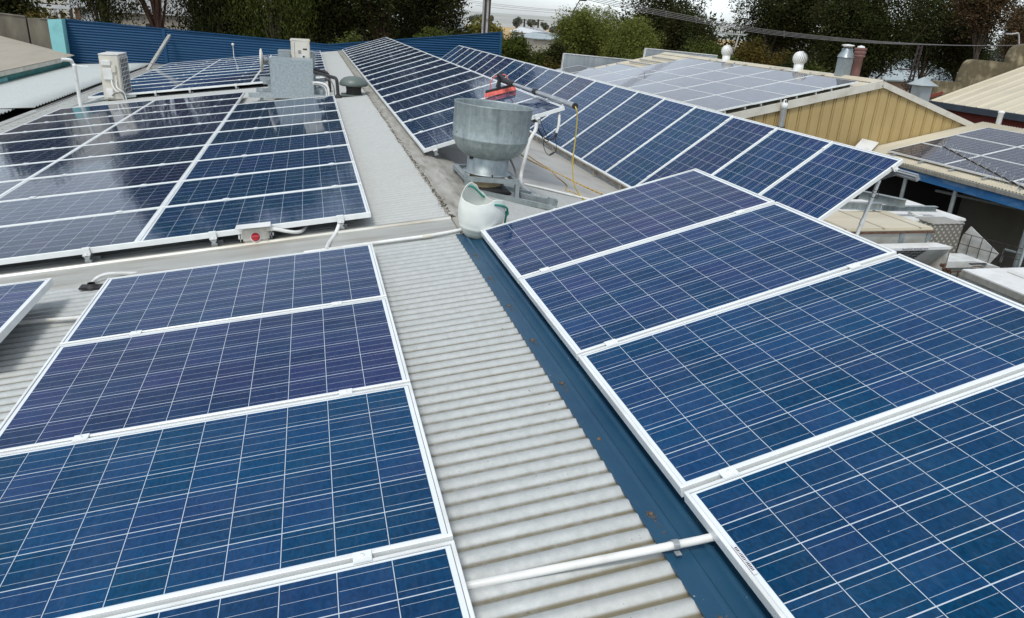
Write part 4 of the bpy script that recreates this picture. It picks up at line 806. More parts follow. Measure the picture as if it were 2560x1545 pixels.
# ------------------------------------------------------------------ tan gabled shed on the right, its panels and roof furniture
k15 = 15.0 / 14.0
AX, AZ = 12.95, -.885                       # apex of the gable
SLF, SLR = .222, .305
def FL(x): return AZ - (AX - x) * SLF
def FR(x): return AZ - (x - AX) * SLR
sh = thing('gabled_shed', 'tan ribbed-metal gabled shed under the grey-looking solar panels', 'shed', (11, 18, GZ))
def spart(mb, name, m): o = mb.build(name, m, sh); o.location = -Vector(sh.location); return o
x0w, x1w = 7.9, 16.0
b = MB(); xs = []; x = x0w; zz = []
# ribbed gable: raised ribs in pairs
V = []; F = []; prof_ = []
x = x0w; k_ = 0
while x < x1w:
    prof_ += [(x, 0), (x + .012, .03), (x + .022, .03), (x + .030, -.006), (x + .055, -.006), (x + .062, .03), (x + .072, .03), (x + .084, 0), (x + .20, -.002), (x + .285, 0)]; x += .295
for (x, d_) in prof_:
    zt_ = (FL(x) if x < AX else FR(x)) - .07; V += [(x, 15.0 + d_, GZ), (x, 15.0 + d_, max(zt_, GZ))]
F = [(2 * i, 2 * i + 2, 2 * i + 3, 2 * i + 1) for i in range(len(prof_) - 1)]; b.add(V, F); spart(b, 'gable_wall', M['tan'])
b = MB().beam((7.6, 14.97, FL(7.6) - .045), (AX, 14.97, AZ - .045), .06, .17).beam((AX, 14.97, AZ - .045), (16.4, 14.97, FR(16.4) - .045), .06, .13); spart(b, 'barge_board', M['cream'])
b = corr_sheet(7.5, AX, lambda x: FL(x), 15.0, 26.6, 2, .01, 4, .12); spart(b, 'roof_sheet', M['creamroof'])
b = corr_sheet(AX, 16.6, lambda x: FR(x), 15.0, 26.6, 2, .01, 4, .12); spart(b, 'roof_sheet', M['creamroof'])
b = MB().sheet([(AX - .2, FL(AX - .2) + .018), (AX - .06, AZ + .02), (AX, AZ + .05), (AX + .06, AZ + .02), (AX + .2, FR(AX + .2) + .018)], 14.96, 26.6); spart(b, 'ridge_capping', M['creamroof'])
b = MB().lim((7.9, 15.05, GZ), (7.98, 26.5, FL(7.9) - .06)).lim((15.9, 15.05, GZ), (15.98, 26.5, FR(15.9) - .06)).lim((7.98, 26.4, GZ), (15.9, 26.48, -2.2)); spart(b, 'side_wall', M['tan'])
b = MB()
for y in (16.9, 18.7, 20.6, 22.1):
    b.lim((AX - .55, y, AZ + .0), (AX + .05, y + .10, AZ + .05))
spart(b, 'ridge_bracket', M['cream'])
FA = Arr(8.17 * k15, 15.0, -1.55 * k15 + .02, math.atan(.213)); FA.o.z = -1.645
uo = .905
for c in range(4):
    for i in range([7, 6, 5, 5][c]):
        q = FA.p(c * uo, (i - .0) * 1.685 + (.0)); row = ['lowest', 'second lowest', 'second highest', 'highest'][c]
        put_panel(P1, q, FA.t, 'grey-looking solar panel on the tan shed, %s strip, %s from the gable' % (row, ORD[i]), 'panels of the tan shed', .90, 1.66)
for c in range(4):
    for k in (.2, .7):
        r = MB().box((0, 5.4, -.075), (.04, 10.8, .05)).build('mounting_rail', M['rail']); r.location = FA.p(c * uo + k, -.01); r.rotation_euler = (0, -FA.t, 0)
        tag(r, 'rail under the %s strip of tan shed panels, %s one' % (['lowest', 'second lowest', 'second highest', 'highest'][c], 'lower' if k < .5 else 'upper'), 'mounting rail', 'rails of the tan shed')
fp = at_y(1963, 248, 14.88); fp2 = at_y(1948, 318, 14.88)
o = MB().lathe([(.066, -2.6), (.066, -.20), (.074, -.195), (.074, -.09), (.045, -.075), (.04, -.02), (.02, 0), (.001, 0)], 20).build('flue_pipe', M['pvc']); o.location = (fp.x, 14.86, fp.z); tag(o, 'white flue pipe with a slotted cap up the tan gable wall', 'flue')
b = MB().lim((-.075, -.07, -.62), (.075, .075, -.60)).build('pipe_strap', M['black'], o); b = MB().lim((-.03, -.06, -.06), (-.012, -.035, -.012)).lim((.012, -.06, -.06), (.03, -.035, -.012)).build('slot', M['black'], o)
def turbine(px, py, r, label):
    q = at_x(px, py, AX - .05); root = thing('turbine_vent', label, 'roof vent', (q.x, q.y, AZ), 'whirling turbine vents')
    zb = .16; MB().lathe([(r * .72, -.10), (r * .66, .04), (r * .66, zb + .04), (r * .62, zb + .04)], 24).build('collar', M['white'], root)
    MB().box((0, 0, .0), (r * 2.6, .42, .03), Matrix.Rotation(-.0, 3, 'Y')).build('base_plate', M['white'], root)
    b = MB(); nb = 22
    for k in range(nb):
        a = 2 * PI * k / nb; pts = []
        for j in range(9):
            f = j / 8; th = -PI / 2 * .78 + f * PI * .86; rr_ = r * math.cos(th) ** .8; z = zb + r * .86 + r * .92 * math.sin(th)
            for w, dr in ((-.09, 0), (.15, -.06)): pts.append((max(rr_ + dr * r, .01) * math.cos(a + w + f * .5), max(rr_ + dr * r, .01) * math.sin(a + w + f * .5), z))
        b.add(pts, [(2 * j, 2 * j + 1, 2 * j + 3, 2 * j + 2) for j in range(8)], True)
    o = b.build('vane_ball', M['white'], root)
    MB().lathe([(.001, zb + r * 1.80), (r * .3, zb + r * 1.79), (r * .36, zb + r * 1.74)], 20).build('crown_cap', M['white'], root)
    MB().lathe([(r * .1, zb), (r * .75, zb + r * .6), (r * .75, zb + r * 1.2), (r * .2, zb + r * 1.7)], 16).build('core', M['dark'], root)
turbine(1814, 153, .185, 'white turbine vent on the tan shed ridge, nearer the grey parapets')
turbine(1995, 174, .195, 'white turbine vent on the tan shed ridge, nearer the chimneys')
q = at_x(2105, 188, AX + .02); ch = thing('chimney', 'square grey metal chimney with a flared cowl behind the shed ridge', 'chimney', (q.x, q.y, AZ - .1))
MB().box((0, 0, .25), (.26, .26, .62)).build('shaft', M['galvbox'], ch); MB().lathe([(.21, .56), (.135, .70), (.135, .76), (.10, .78)], 4, R=Matrix.Rotation(PI / 4, 3, 'Z')).build('cowl', M['galvbox'], ch); MB().lathe([(.001, .87), (.13, .855), (.165, .835), (.13, .83), (.10, .80)], 24).build('cap', M['white'], ch)
q = at_x(2137, 190, AX + .1); ch = thing('chimney', 'slim red brick-coloured chimney behind the shed ridge', 'chimney', (q.x, q.y, AZ - .1))
MB().lathe([(.105, -.1), (.10, .58), (.135, .60), (.135, .635), (.115, .65), (.14, .67), (.14, .72), (.12, .74), (.145, .76), (.145, .80), (.05, .81)], 20).build('shaft', M['brick'], ch); MB().lathe([(.001, .86), (.08, .84), (.09, .81)], 20).build('cap', M['white'], ch)
# stepped zinc parapets beyond the shed
def parapet(pts, Y, label):
    P = [at_y(px, py, Y) for px, py in pts]; base = Vector((P[0].x, Y, GZ))
    o = MB().prism(P, (0, .08, 0)).build('zinc_parapet', M['galvwall']); rebase(o, base); tag(o, label, 'parapet', 'stepped zinc parapets')
    b = MB().beam(P[1] + Vector((0, .04, .015)), P[2] + Vector((0, .04, .015)), .12, .025).beam(P[0] + Vector((-.015, .04, 0)), P[1] + Vector((-.015, .04, .02)), .12, .03, (1, 0, 0)).build('trim', M['white'], o); b.location = -o.location
def z1380(a, b): return 1380 + a / 5.867, 100 + b / 5.867
parapet([z1380(120, 640), z1380(182, 203), z1380(1345, 315), z1380(1345, 560)], 27.3, 'streaked zinc parapet, the lower left step beyond the middle rows')
parapet([z1380(1330, 420), z1380(1382, 128), z1380(2425, 232), z1380(2425, 330)], 27.3, 'zinc parapet, the upper step behind the tan shed ridge')

# ------------------------------------------------------------------ carport building with the blue fascia, its panels and aerial
KX = 12.73; KS = .215
def KZ(x): return -2.47 + (x - KX) * KS
kb = thing('carport_building', 'open carport with a cream corrugated roof and worn blue fascia', 'carport', (14, 11, GZ))
def kpart(mb, name, m): o = mb.build(name, m, kb); o.location = -Vector(kb.location); return o
b = corr_sheet(KX - .06, 16.2, KZ, 2.0, 14.97, 2, .011, 8, .076); o = kpart(b, 'roof_sheet', M['creamroof']); s2 = o.modifiers.new('thick', 'SOLIDIFY'); s2.thickness = .003
b = MB().sheet([(KX - .02, -2.50), (KX - .02, -2.56), (KX - .12, -2.57), (KX - .135, -2.49), (KX - .125, -2.485)], 2, 14.9); kpart(b, 'gutter', M['flash'])
b = MB().lim((KX - .03, 2, -2.76), (KX + .01, 14.95, -2.575)); kpart(b, 'fascia', M['bluedark'])
b = MB().lim((16.1, 2, GZ), (16.2, 14.9, KZ(16.1) - .05)); kpart(b, 'rear_wall', M['graywall'])
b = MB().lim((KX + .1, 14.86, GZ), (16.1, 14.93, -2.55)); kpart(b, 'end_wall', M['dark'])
for y in (13.35, 11.97, 10.2, 8.2): kpart(MB().tube([(KX + .03, y, GZ), (KX + .03, y, -2.6)], .045, 12), 'post', M['galv'])
b = MB()
for y in (13.4, 11.97): b.beam((KX + .1, y, -2.75), (16, y, -2.6), .05, .09)
for x in (13.6, 14.8): b.beam((x, 8, -2.70), (x, 14.8, -2.70), .05, .08)
b.beam((13.3, 13.0, -3.0), (14.3, 10.8, -3.05), .05, .05); b.beam((13.6, 13.0, -2.95), (15.0, 11.5, -3.15), .05, .04); kpart(b, 'roof_frame', M['galv'])
KA = Arr(12.90, 14.25, -2.34, math.atan(KS))
for c in range(3):
    for i in range(4):
        put_panel(P2, KA.p(c * .93, -1.66 - i * 1.68), KA.t, 'dark solar panel on the carport roof, %s strip, %s from the tan shed' % (['eave', 'middle', 'upper'][c], ORD[i]), 'panels of the carport roof', .90, 1.66)
for i in range(9):
    y = 14.0 - i * .84; r = MB().box((0, 0, 0), (2.95, .05, .06)).build('mounting_rail', M['rail']); r.location = KA.p(1.36, y - 14.25, -.075); r.rotation_euler = (0, -KA.t, 0); tag(r, 'cross rail poking out from under the carport panels, %s from the tan shed' % ORD[i], 'mounting rail', 'cross rails of the carport panels')
q = KA.p(2.95, -.2); o = MB().lathe([(.06, -.3), (.06, .32), (.075, .34), (.07, .38), (.001, .40)], 16).build('flue_pipe', M['pvc']); o.location = at_y(2493, 318, 14.6); tag(o, 'short white flue on the top edge of the carport roof', 'flue')
o = MB().prism([at_y(2136, 368, 14.45), at_y(2156, 346, 14.95), at_y(2197, 356, 14.95), at_y(2174, 381, 14.45)], (0, -.004, -.008)).build('roof_flashing', M['white']); 
base = at_y(2165, 370, 14.6); rebase(o, base); tag(o, 'white sheet-metal flashing corner at the foot of the tan gable', 'flashing')
# yagi aerial in front of the carport
def z7(a, b): return 2080 + a / 3.098, 300 + b / 3.098
ya = at_y(*z7(862, 205), 10.4); yb = at_y(*z7(1500, 535), 8.3); ye = yb + (yb - ya) * .25
ag = thing('yagi_aerial', 'long television aerial with crossed wire elements above the carport panels', 'aerial', (ya + ye) / 2)
b = MB().beam(ya, ye, .022, .022); o = b.build('boom', M['polesteel'], ag); o.location = -Vector(ag.location)
m0 = ya.lerp(ye, .93); o = MB().tube([Vector((m0.x, m0.y, GZ)), m0], .02, 10).build('mast', M['galv'], ag); o.location = -Vector(ag.location)
dy = (ye - ya).normalized(); wx = dy.cross(Vector((0, 0, 1))).normalized(); b = MB(); nel = 14
for i in range(nel):
    q = ya.lerp(ye, i / (nel - 1) * .97 + .002)
    for sx_ in (-1, 1):
        P = [q + wx * (.010 * sx_ + .075 * sx_ * (1 - math.cos(t))) + Vector((0, 0, .12 * math.sin(t))) for t in np.linspace(-.9, .9, 7)]; b.tube(P, .0042, 5)
    b.tube([q - wx * .09 - Vector((0, 0, .05)), q + wx * .09 + Vector((0, 0, .05))], .004, 5); b.bbox(q, (.03, .03, .045), .004)
o = b.build('wire_elements', M['rail'], ag); o.location = -Vector(ag.location)

# ------------------------------------------------------------------ yard: truck bodies, refrigeration unit, steel, mesh
def yobj(name, label, cat, mb, m, base, group=None): o = mb.build(name, M[m]); rebase(o, base); return tag(o, label, cat, group)
def box_from(px_pts, Z, depth):       # top polygon traced at height Z, pushed down
    P = [at_z(px, py, Z) for px, py in px_pts]; return MB().prism(P, (0, 0, -depth)), P
# beige truck body
Z = -2.72; P = [at_z(*z7(*q), Z) for q in ((-160, 838), (795, 838), (640, 702), (110, 672), (-60, 690))]
tb = thing('truck_body', 'old truck body with a faded beige ribbed roof under the pole', 'truck body', (P[1].x - 1, P[1].y + .5, GZ))
def tpart(root, mb, name, m): o = mb.build(name, M[m], root); o.location = -Vector(root.location); return o
fx0, fx1, fy0, fy1 = P[0].x - .6, P[1].x, P[1].y, P[2].y
tpart(tb, MB().bbox(((fx0 + fx1) / 2, (fy0 + fy1) / 2, Z - .02), (fx1 - fx0, fy1 - fy0, .06), .02), 'roof_skin', 'creamroof')
b = MB()
for i in range(4): x = fx0 + (fx1 - fx0) * (i + .6) / 4; b.lim((x, fy0, Z + .006), (x + .035, fy1, Z + .016))
tpart(tb, b, 'roof_rib', 'beigeroof')
tpart(tb, MB().lim((fx0 + .02, fy0 + .02, GZ + .6), (fx1 - .02, fy1 - .02, Z - .05)), 'body_wall', 'flash')
for x in (fx0 + .9, fx1 - .62, fx1 - .1): tpart(tb, MB().lim((x, fy0 + .005, GZ + .6), (x + .09, fy0 + .02, Z - .05)), 'wall_stiffener', 'galv')
tpart(tb, MB().lim((fx0, fy0 - .012, Z - .075), (fx1 + .01, fy0 + .01, Z - .045)), 'edge_trim', 'rust')
for x in (fx0 + .5, fx1 - .6):
    for y in (fy0 + .2, fy1 - .2): tpart(tb, MB().lathe([(.001, .1), (.3, .1), (.38, .06), (.38, -.06), (.3, -.1), (.001, -.1)], 20, (x, y, GZ + .38), Matrix.Rotation(PI / 2, 3, 'X')), 'wheel', 'black')
# white truck roof behind it
P = [at_z(*z7(*q), -2.85) for q in ((380, 690), (990, 748), (975, 785), (600, 720))]
wt = thing('truck_body', 'white truck roof behind the beige body and steel beams', 'truck body', (10.6, 10.8, GZ)); xw1, yw0 = P[1].x, at_z(*z7(985, 782), -2.85).y + .12
tpart(wt, MB().bbox((xw1 - 1.2, yw0 + .75, -2.875), (2.4, 1.5, .06), .02), 'roof_skin', 'white'); tpart(wt, MB().lim((xw1 - 2.38, yw0 + .03, GZ + .5), (xw1 - .02, yw0 + 1.48, -2.9)), 'body_wall', 'white'); tpart(wt, MB().lim((xw1 - .32, yw0 + .02, -3.05), (xw1 - .03, yw0 + .03, -2.93)), 'window', 'slate')
hp_ = [at_z(*z7(*q), -2.80) for q in ((548, 668), (585, 672), (600, 700), (604, 720), (660, 738), (700, 742))]
yobj('hose', 'short white hose trailing over the white truck roof', 'hose', MB().tube(smooth_path(hp_), .014, 8), 'pvc', hp_[0])
def ibeam(a, b_, w, h, label):
    a, b_ = Vector(a), Vector(b_); mb = MB().beam(a, b_, .008, h); off = Vector((0, 0, h / 2)); mb.beam(a + off, b_ + off, w, .010).beam(a - off, b_ - off, w, .010); yobj('steel_beam', label, 'steel beam', mb, 'galv', a, 'steel beams on the truck roofs')
ibeam(at_z(*z7(215, 575), -2.55), at_z(*z7(568, 648), -2.55), .11, .13, 'galvanised steel beam lying highest, its end face showing')
ibeam(at_z(*z7(70, 660), -2.62), at_z(*z7(382, 668), -2.62), .09, .11, 'galvanised steel beam over the far edge of the beige truck roof')
ibeam(at_z(*z7(384, 680), -2.70), at_z(*z7(806, 688), -2.70), .09, .08, 'thin galvanised steel beam across the white truck roof')
# checker plate tool box
P = [at_z(*z7(*q), -2.85) for q in ((800, 812), (1026, 803), (985, 1030), (625, 737))]; x0_, x1_, y0_, = P[0].x, P[1].x, P[1].y
cb = thing('tool_box', 'tall tool box of diamond tread plate beside the beige truck body', 'tool box', ((x0_ + x1_) / 2, y0_ + .3, GZ))
tpart(cb, MB().bbox(((x0_ + x1_) / 2, y0_ + .22, (-2.86 + GZ) / 2), (x1_ - x0_, .44, -2.86 - GZ), .012), 'box', 'tread'); tpart(cb, MB().bbox(((x0_ + x1_) / 2, y0_ + .22, -2.853), (x1_ - x0_ + .02, .46, .02), .006), 'lid', 'tread')
# refrigeration unit: white sloping cowl with a grille and lettering, rusty bay behind
def q8(a, b): return 2120 + a / 7.433, 560 + b / 7.433
Zr = -2.93
P = [at_z(*q8(*q), Zr) for q in ((380, 350), (1760, 352), (1925, 418), (700, 418))]
ru = thing('refrigeration_unit', 'white transport refrigeration unit with lettering, grille and a rusty open bay', 'refrigeration unit', (P[2].x - .6, P[2].y, GZ))
lx0, lx1, ly = P[3].x - .75, P[2].x, P[2].y
ryb = P[1].y
tpart(ru, MB().prism([(lx0, ly, Zr), (lx1, ly, Zr), (lx1 - .12, ryb, Zr + .01), (lx0, ryb, Zr + .01)], (0, 0, -.03)), 'cowl_top', 'white')
fz = .040
tpart(ru, MB().prism([(lx0, ly, Zr - .03), (lx0, ly, Zr - fz), (lx0, ly + .55, Zr - .95), (lx0, ryb + .6, Zr - .95), (lx0, ryb, Zr - .03)], (lx1 - lx0 - .02, 0, 0)), 'cowl_body', 'dwhite')
tpart(ru, MB().lim((lx0, ly - .006, Zr - fz - .005), (lx1, ly + .006, Zr - .0)), 'front_lip', 'white')
# lettering strip lying on the front lip
fc = bpy.data.curves.new('lettering', 'FONT'); fc.body = 'TRANSPORT REFRIGERATION'; fc.size = .0375; fc.extrude = .0008; fc.align_x = 'RIGHT'; fc.shear = .18; fc.space_character = 1.0
lt_ = bpy.data.objects.new('lettering', fc); C.objects.link(lt_); fc.materials.append(M['lettering']); lt_.parent = ru
qr = at_y(*q8(1480, 462), ly); lt_.location = Vector((qr.x, ly - .0125, Zr - .0355)) - Vector(ru.location); lt_.rotation_euler = (PI / 2, 0, 0)
tpart(ru, MB().lim((qr.x - .75, ly - .011, Zr - .041), (qr.x + .015, ly - .0065, Zr - .004)), 'lettering_strip', 'sticker')
gsl = .55 / (.95 - fz); b = MB()
gx1 = at_y(*q8(1465, 500), ly).x; 
for r_ in range(8):
    for c_ in range(6):
        z_ = Zr - .060 - r_ * .034; xx = gx1 - .005 - c_ * .108 - r_ * .022; y_ = ly + (-(z_ - Zr) - fz) * gsl
        b.prism([(xx - .090, y_ - .004, z_), (xx, y_ - .004, z_), (xx - .014, y_ - .004 + .022 * gsl, z_ - .022), (xx - .104, y_ - .004 + .022 * gsl, z_ - .022)], (0, -.004, .0))
tpart(ru, b, 'grille_slot', 'black')
# rusty bay behind the cowl
ry1 = ryb + .62
tpart(ru, MB().lim((lx0, ry1, Zr - .7), (lx1 - .42, ry1 + .02, Zr - .02)), 'bay_wall', 'dwhite'); tpart(ru, MB().beam((lx0, ry1 - .01, Zr + .01), (lx1 - .42, ry1 - .01, Zr + .01), .05, .035), 'bay_rim', 'rust')
b = MB(); random.seed(9)
for i in range(15):
    x = lx1 - .45 - random.random() * 1.5; b.bbox((x, ry1 - .03, Zr - .09 - random.random() * .22), (random.uniform(.03, .12), .05, random.uniform(.05, .22)), .012, Matrix.Rotation(random.uniform(-.3, .3), 3, 'Y'))
tpart(ru, b, 'compressor_part', 'rust')
b = MB()
for i in range(8):
    x = lx1 - 1.0 - random.random(); b.tube(smooth_path([(x, ry1 - .1, Zr - .2), (x + .12, ry1 - .16, Zr - .14), (x + .25, ry1 - .12, Zr - .22), (x + .4, ry1 - .18, Zr - .17)]), .012, 6)
b.lathe([(.001, .1), (.07, .09), (.09, 0), (.07, -.09)], 16, (lx1 - 1.75, ry1 - .2, Zr - .1), Matrix.Rotation(PI / 2, 3, 'Y')); tpart(ru, b, 'hose_tangle', 'black')
tpart(ru, MB().prism([(lx1 - .42, ry1 + .02, Zr - .01), (lx1 - .40, ry1 + .02, Zr - .01), (lx1 - .0, ly + .02, Zr - .01), (lx1 - .02, ly + .02, Zr - .01)], (0, 0, -.5)), 'bay_side', 'dwhite')
tpart(ru, MB().lim((lx0, ly + .1, GZ), (lx1 - .1, ry1, Zr - .95)), 'body_wall', 'dwhite')
# white box with the broken corner, the big white truck at the right edge
def q9(a, b): return 2350 + a / 6.195, 520 + b / 6.195
Zb = -3.0
P = [at_z(*q9(*q), Zb) for q in ((115, 830), (148, 700), (345, 705), (935, 920), (560, 930))]
wb = thing('fibreglass_cowl', 'grimy white cowl with a broken rusty corner between the truck and the mesh', 'cowl', (P[0].x + .4, P[0].y + .2, GZ))
tpart(wb, MB().prism([P[0], (P[0].x + (P[3].x - P[0].x) * .75, P[0].y - .02, Zb), P[3], P[2], P[1]], (0, 0, -.10)), 'top', 'dwhite')
tpart(wb, MB().prism([Vector(P[0]) + Vector((.02, .03, -.1)), (P[3].x - .15, P[0].y + .03, Zb - .1), (P[3].x - .1, P[2].y - .05, Zb - .1), (P[1].x + .03, P[1].y - .05, Zb - .1)], (0, 0, GZ - Zb + .1)), 'body', 'flash')
c_ = at_z(*q9(250, 890), Zb); b = MB()
for i in range(10): b.bbox((c_.x + random.uniform(-.08, .10), P[0].y - .012 + random.uniform(0, .05), Zb - .03 - random.random() * .12), (.05, .03, .05), .01, Matrix.Rotation(random.uniform(-1, 1), 3, 'Y'))
tpart(wb, b, 'broken_edge', 'rust'); c2_ = at_z(*q9(585, 872), Zb); tpart(wb, MB().bbox((c2_.x, c2_.y, Zb + .008), (.30, .05, .014), .004), 'black_vent', 'black'); c3_ = at_z(*q9(575, 908), Zb); tpart(wb, MB().bbox((c3_.x, c3_.y, Zb + .003), (.14, .05, .006), .002), 'rust_patch', 'rust')
tpart(wb, MB().lim((P[0].x + .0, P[0].y - .02, Zb - .17), (P[0].x + .36, P[0].y - .004, Zb - .155)).lim((P[0].x + .1, P[0].y - .02, Zb - .5), (P[0].x + .115, P[0].y - .004, Zb - .16)).lim((P[0].x + .24, P[0].y - .02, Zb - .5), (P[0].x + .255, P[0].y - .004, Zb - .16)), 'cage_bar', 'rust')
Zt = -2.98
P = [at_z(*q9(*q), Zt) for q in ((350, 945), (1301, 920), (1301, 1335))]
e1 = Vector((P[2].x - P[0].x, P[2].y - P[0].y, 0)).normalized(); e2 = Vector((-e1.y, e1.x, 0))
bt_ = thing('truck_body', 'large clean white truck box at the right edge beside the near panels', 'truck body', (P[0].x + 1, P[0].y - 1, GZ))
o0 = Vector(P[0]); L1, L2 = 3.6, 2.2
top = [o0, o0 + e1 * L1, o0 + e1 * L1 + e2 * L2, o0 + e2 * L2]
tpart(bt_, MB().prism(top, (0, 0, -.11)), 'roof_cap', 'white')
tpart(bt_, MB().prism([p + (e2 * .02 if i < 2 else e2 * -.02) + (e1 * .02 if i in (0, 3) else e1 * -.02) + Vector((0, 0, -.11)) for i, p in enumerate(top)], (0, 0, GZ - Zt + .6)), 'body_wall', 'dwhite')
tpart(bt_, MB().prism([o0 + Vector((0, 0, -.015)) - e2 * .012, o0 + e1 * L1 + Vector((0, 0, -.015)) - e2 * .012, o0 + e1 * L1 + Vector((0, 0, -.10)) - e2 * .012, o0 + Vector((0, 0, -.10)) - e2 * .012], e2 * .010), 'edge_trim', 'flash')
tpart(bt_, MB().prism([o0 + e1 * .18 + e2 * .6 + Vector((0, 0, .001)), o0 + e1 * L1 + e2 * .6 + Vector((0, 0, .001)), o0 + e1 * L1 + e2 * .62 + Vector((0, 0, .001)), o0 + e1 * .18 + e2 * .62 + Vector((0, 0, .001))], (0, 0, .006)), 'roof_seam', 'flash')
# mesh fence with a leaning white sheet and dark carport contents
mx_ = 11.75; mf = thing('mesh_fence', 'dark square mesh fence in front of the carport', 'fence', (mx_, 10, GZ)); b = MB(); dgn = Vector((.28, -1, 0)).normalized(); mo = Vector((11.2, 11.6, GZ))
for i in range(26): q = mo + dgn * (i * .2); b.tube([q, q + Vector((0, 0, 2.0))], .006, 5)
for j in range(11): b.tube([mo + Vector((0, 0, j * .2)), mo + dgn * 5 + Vector((0, 0, j * .2))], .006, 5)
tpart(mf, b, 'mesh', 'polesteel')
S = []
P = [q9(478, 285), q9(910, 712), q9(765, 862), q9(260, 690), q9(345, 430)]
def on_mesh(px, py, off=.06):
    d = Vector(ray(px, py)); n_ = dgn.cross(Vector((0, 0, 1))); p_ = mo + n_ * off * (1 if n_.x > 0 else -1); s_ = p_.dot(n_) / d.dot(n_); return d * s_
pts = [on_mesh(*p) for p in P]; nn = dgn.cross(Vector((0, 0, 1))); nn = nn if nn.x > 0 else -nn
yobj('white_sheet', 'tilted white board behind the square mesh fence', 'board', MB().prism(pts, nn * .015), 'dwhite', min(pts, key=lambda p: p.z))
rk = thing('storage_rack', 'dark steel rack with stored goods inside the carport', 'rack', (15, 8.6, GZ)); b = MB()
for x in (14.4, 15.4):
    for y in (7.2, 8.3, 9.3): b.lim((x - .03, y - .03, GZ), (x + .03, y + .03, -3.05))
for z in (-4.6, -3.9, -3.2): b.lim((14.38, 7.15, z), (15.42, 9.35, z + .05))
tpart(rk, b, 'rack_frame', 'polesteel'); b = MB(); random.seed(4)
for i in range(14): b.bbox((random.uniform(14.5, 15.3), random.uniform(7.3, 9.2), random.choice((-4.35, -3.68, -3.0))), (random.uniform(.2, .5), random.uniform(.2, .5), random.uniform(.2, .45)), .02)
tpart(rk, b, 'stored_box', 'dark')
q = on_mesh(*q9(1000, 640), .9); yobj('galvanised_bracket', 'bent pale pipe gleaming in the dark carport', 'pipe', MB().tube([q + Vector((0, 0, -.25)), q, q + dgn * 1.0 + Vector((0, 0, -.0))], .025, 8), 'galv', q + Vector((0, 0, -.25)))

# ------------------------------------------------------------------ cream-roofed hall with the curved parapet on the far right
def z6(a, b): return 2080 + a / 4.956, b / 4.956
HY = 22.0
hp = [(1228, 1218), (1290, 1000), (1450, 1012), (1605, 1022), (1632, 930), (1660, 870), (1690, 810), (1722, 770), (1755, 748), (1800, 740), (2000, 755), (2215, 782), (2232, 710), (2260, 650), (2290, 608), (2325, 580), (2379, 556), (2480, 545), (2600, 555), (2600, 700)]
P = [at_y(*z6(*q), HY) for q in hp]; P[-1] = Vector((P[-2].x, HY, P[0].z + (P[-2].x - P[0].x) * .35)); P = [Vector((P[0].x, HY, -2.6))] + P[1:-1] + [Vector((P[-2].x, HY, -2.6))]
cp = MB().prism(P, (0, .3, 0)).build('curved_parapet', M['render']); rebase(cp, (P[0].x, HY, -2.6)); tag(cp, 'mossy rendered parapet stepping up in curves behind the cream roof', 'parapet')
hl = thing('cream_roofed_hall', 'hall with a broad cream roof, dark gutter and red wall band', 'building', (24, 16, GZ)); hx = 21.1; hz = -1.85
def hpart(mb, name, m): o = mb.build(name, M[m], hl); o.location = -Vector(hl.location); return o
b = MB(); V = []; F = []
ys = np.arange(6, 22.0, .04); pr_ = []
for i, y in enumerate(ys): h = .03 if (i % 12) == 0 else 0; V += [(hx, y, hz + h), (32, y, hz + (32 - hx) * .352 + h)]
b.add(V, [(2 * i, 2 * i + 1, 2 * i + 3, 2 * i + 2) for i in range(len(ys) - 1)]); hpart(b, 'roof_sheet', 'creamroof')
hpart(MB().lim((hx - .16, 6, hz - .18), (hx + .02, 21.98, hz + .01)), 'gutter', 'slate'); hpart(MB().lim((hx + .12, 6, hz - .62), (hx + .2, 21.95, hz - .19)), 'wall_band', 'redwall'); hpart(MB().lim((hx + .14, 6, GZ), (hx + .6, 21.9, hz - .62)), 'wall', 'pinkwall')
hpart(MB().beam((hx - .3, 21.97, hz + .05), (hx + .5, 21.97, hz + .28), .08, .08), 'barge_end', 'redwall')
q = at_y(*z6(1125, 1050), 19.5); cc = thing('chimney', 'grey metal chimney with a pyramid cap right of the shed gable', 'chimney', (q.x, 19.5, GZ)); zq = q.z - GZ
MB().lim((-.20, -.20, 0), (.20, .20, zq)).build('shaft', M['galvwall'], cc); MB().lathe([(.45, zq - .01), (.001, zq + .24)], 4, R=Matrix.Rotation(PI / 4, 3, 'Z')).lim((-.27, -.27, zq - .03), (.27, .27, zq - .005)).build('pyramid_cap', M['ironroof'], cc)
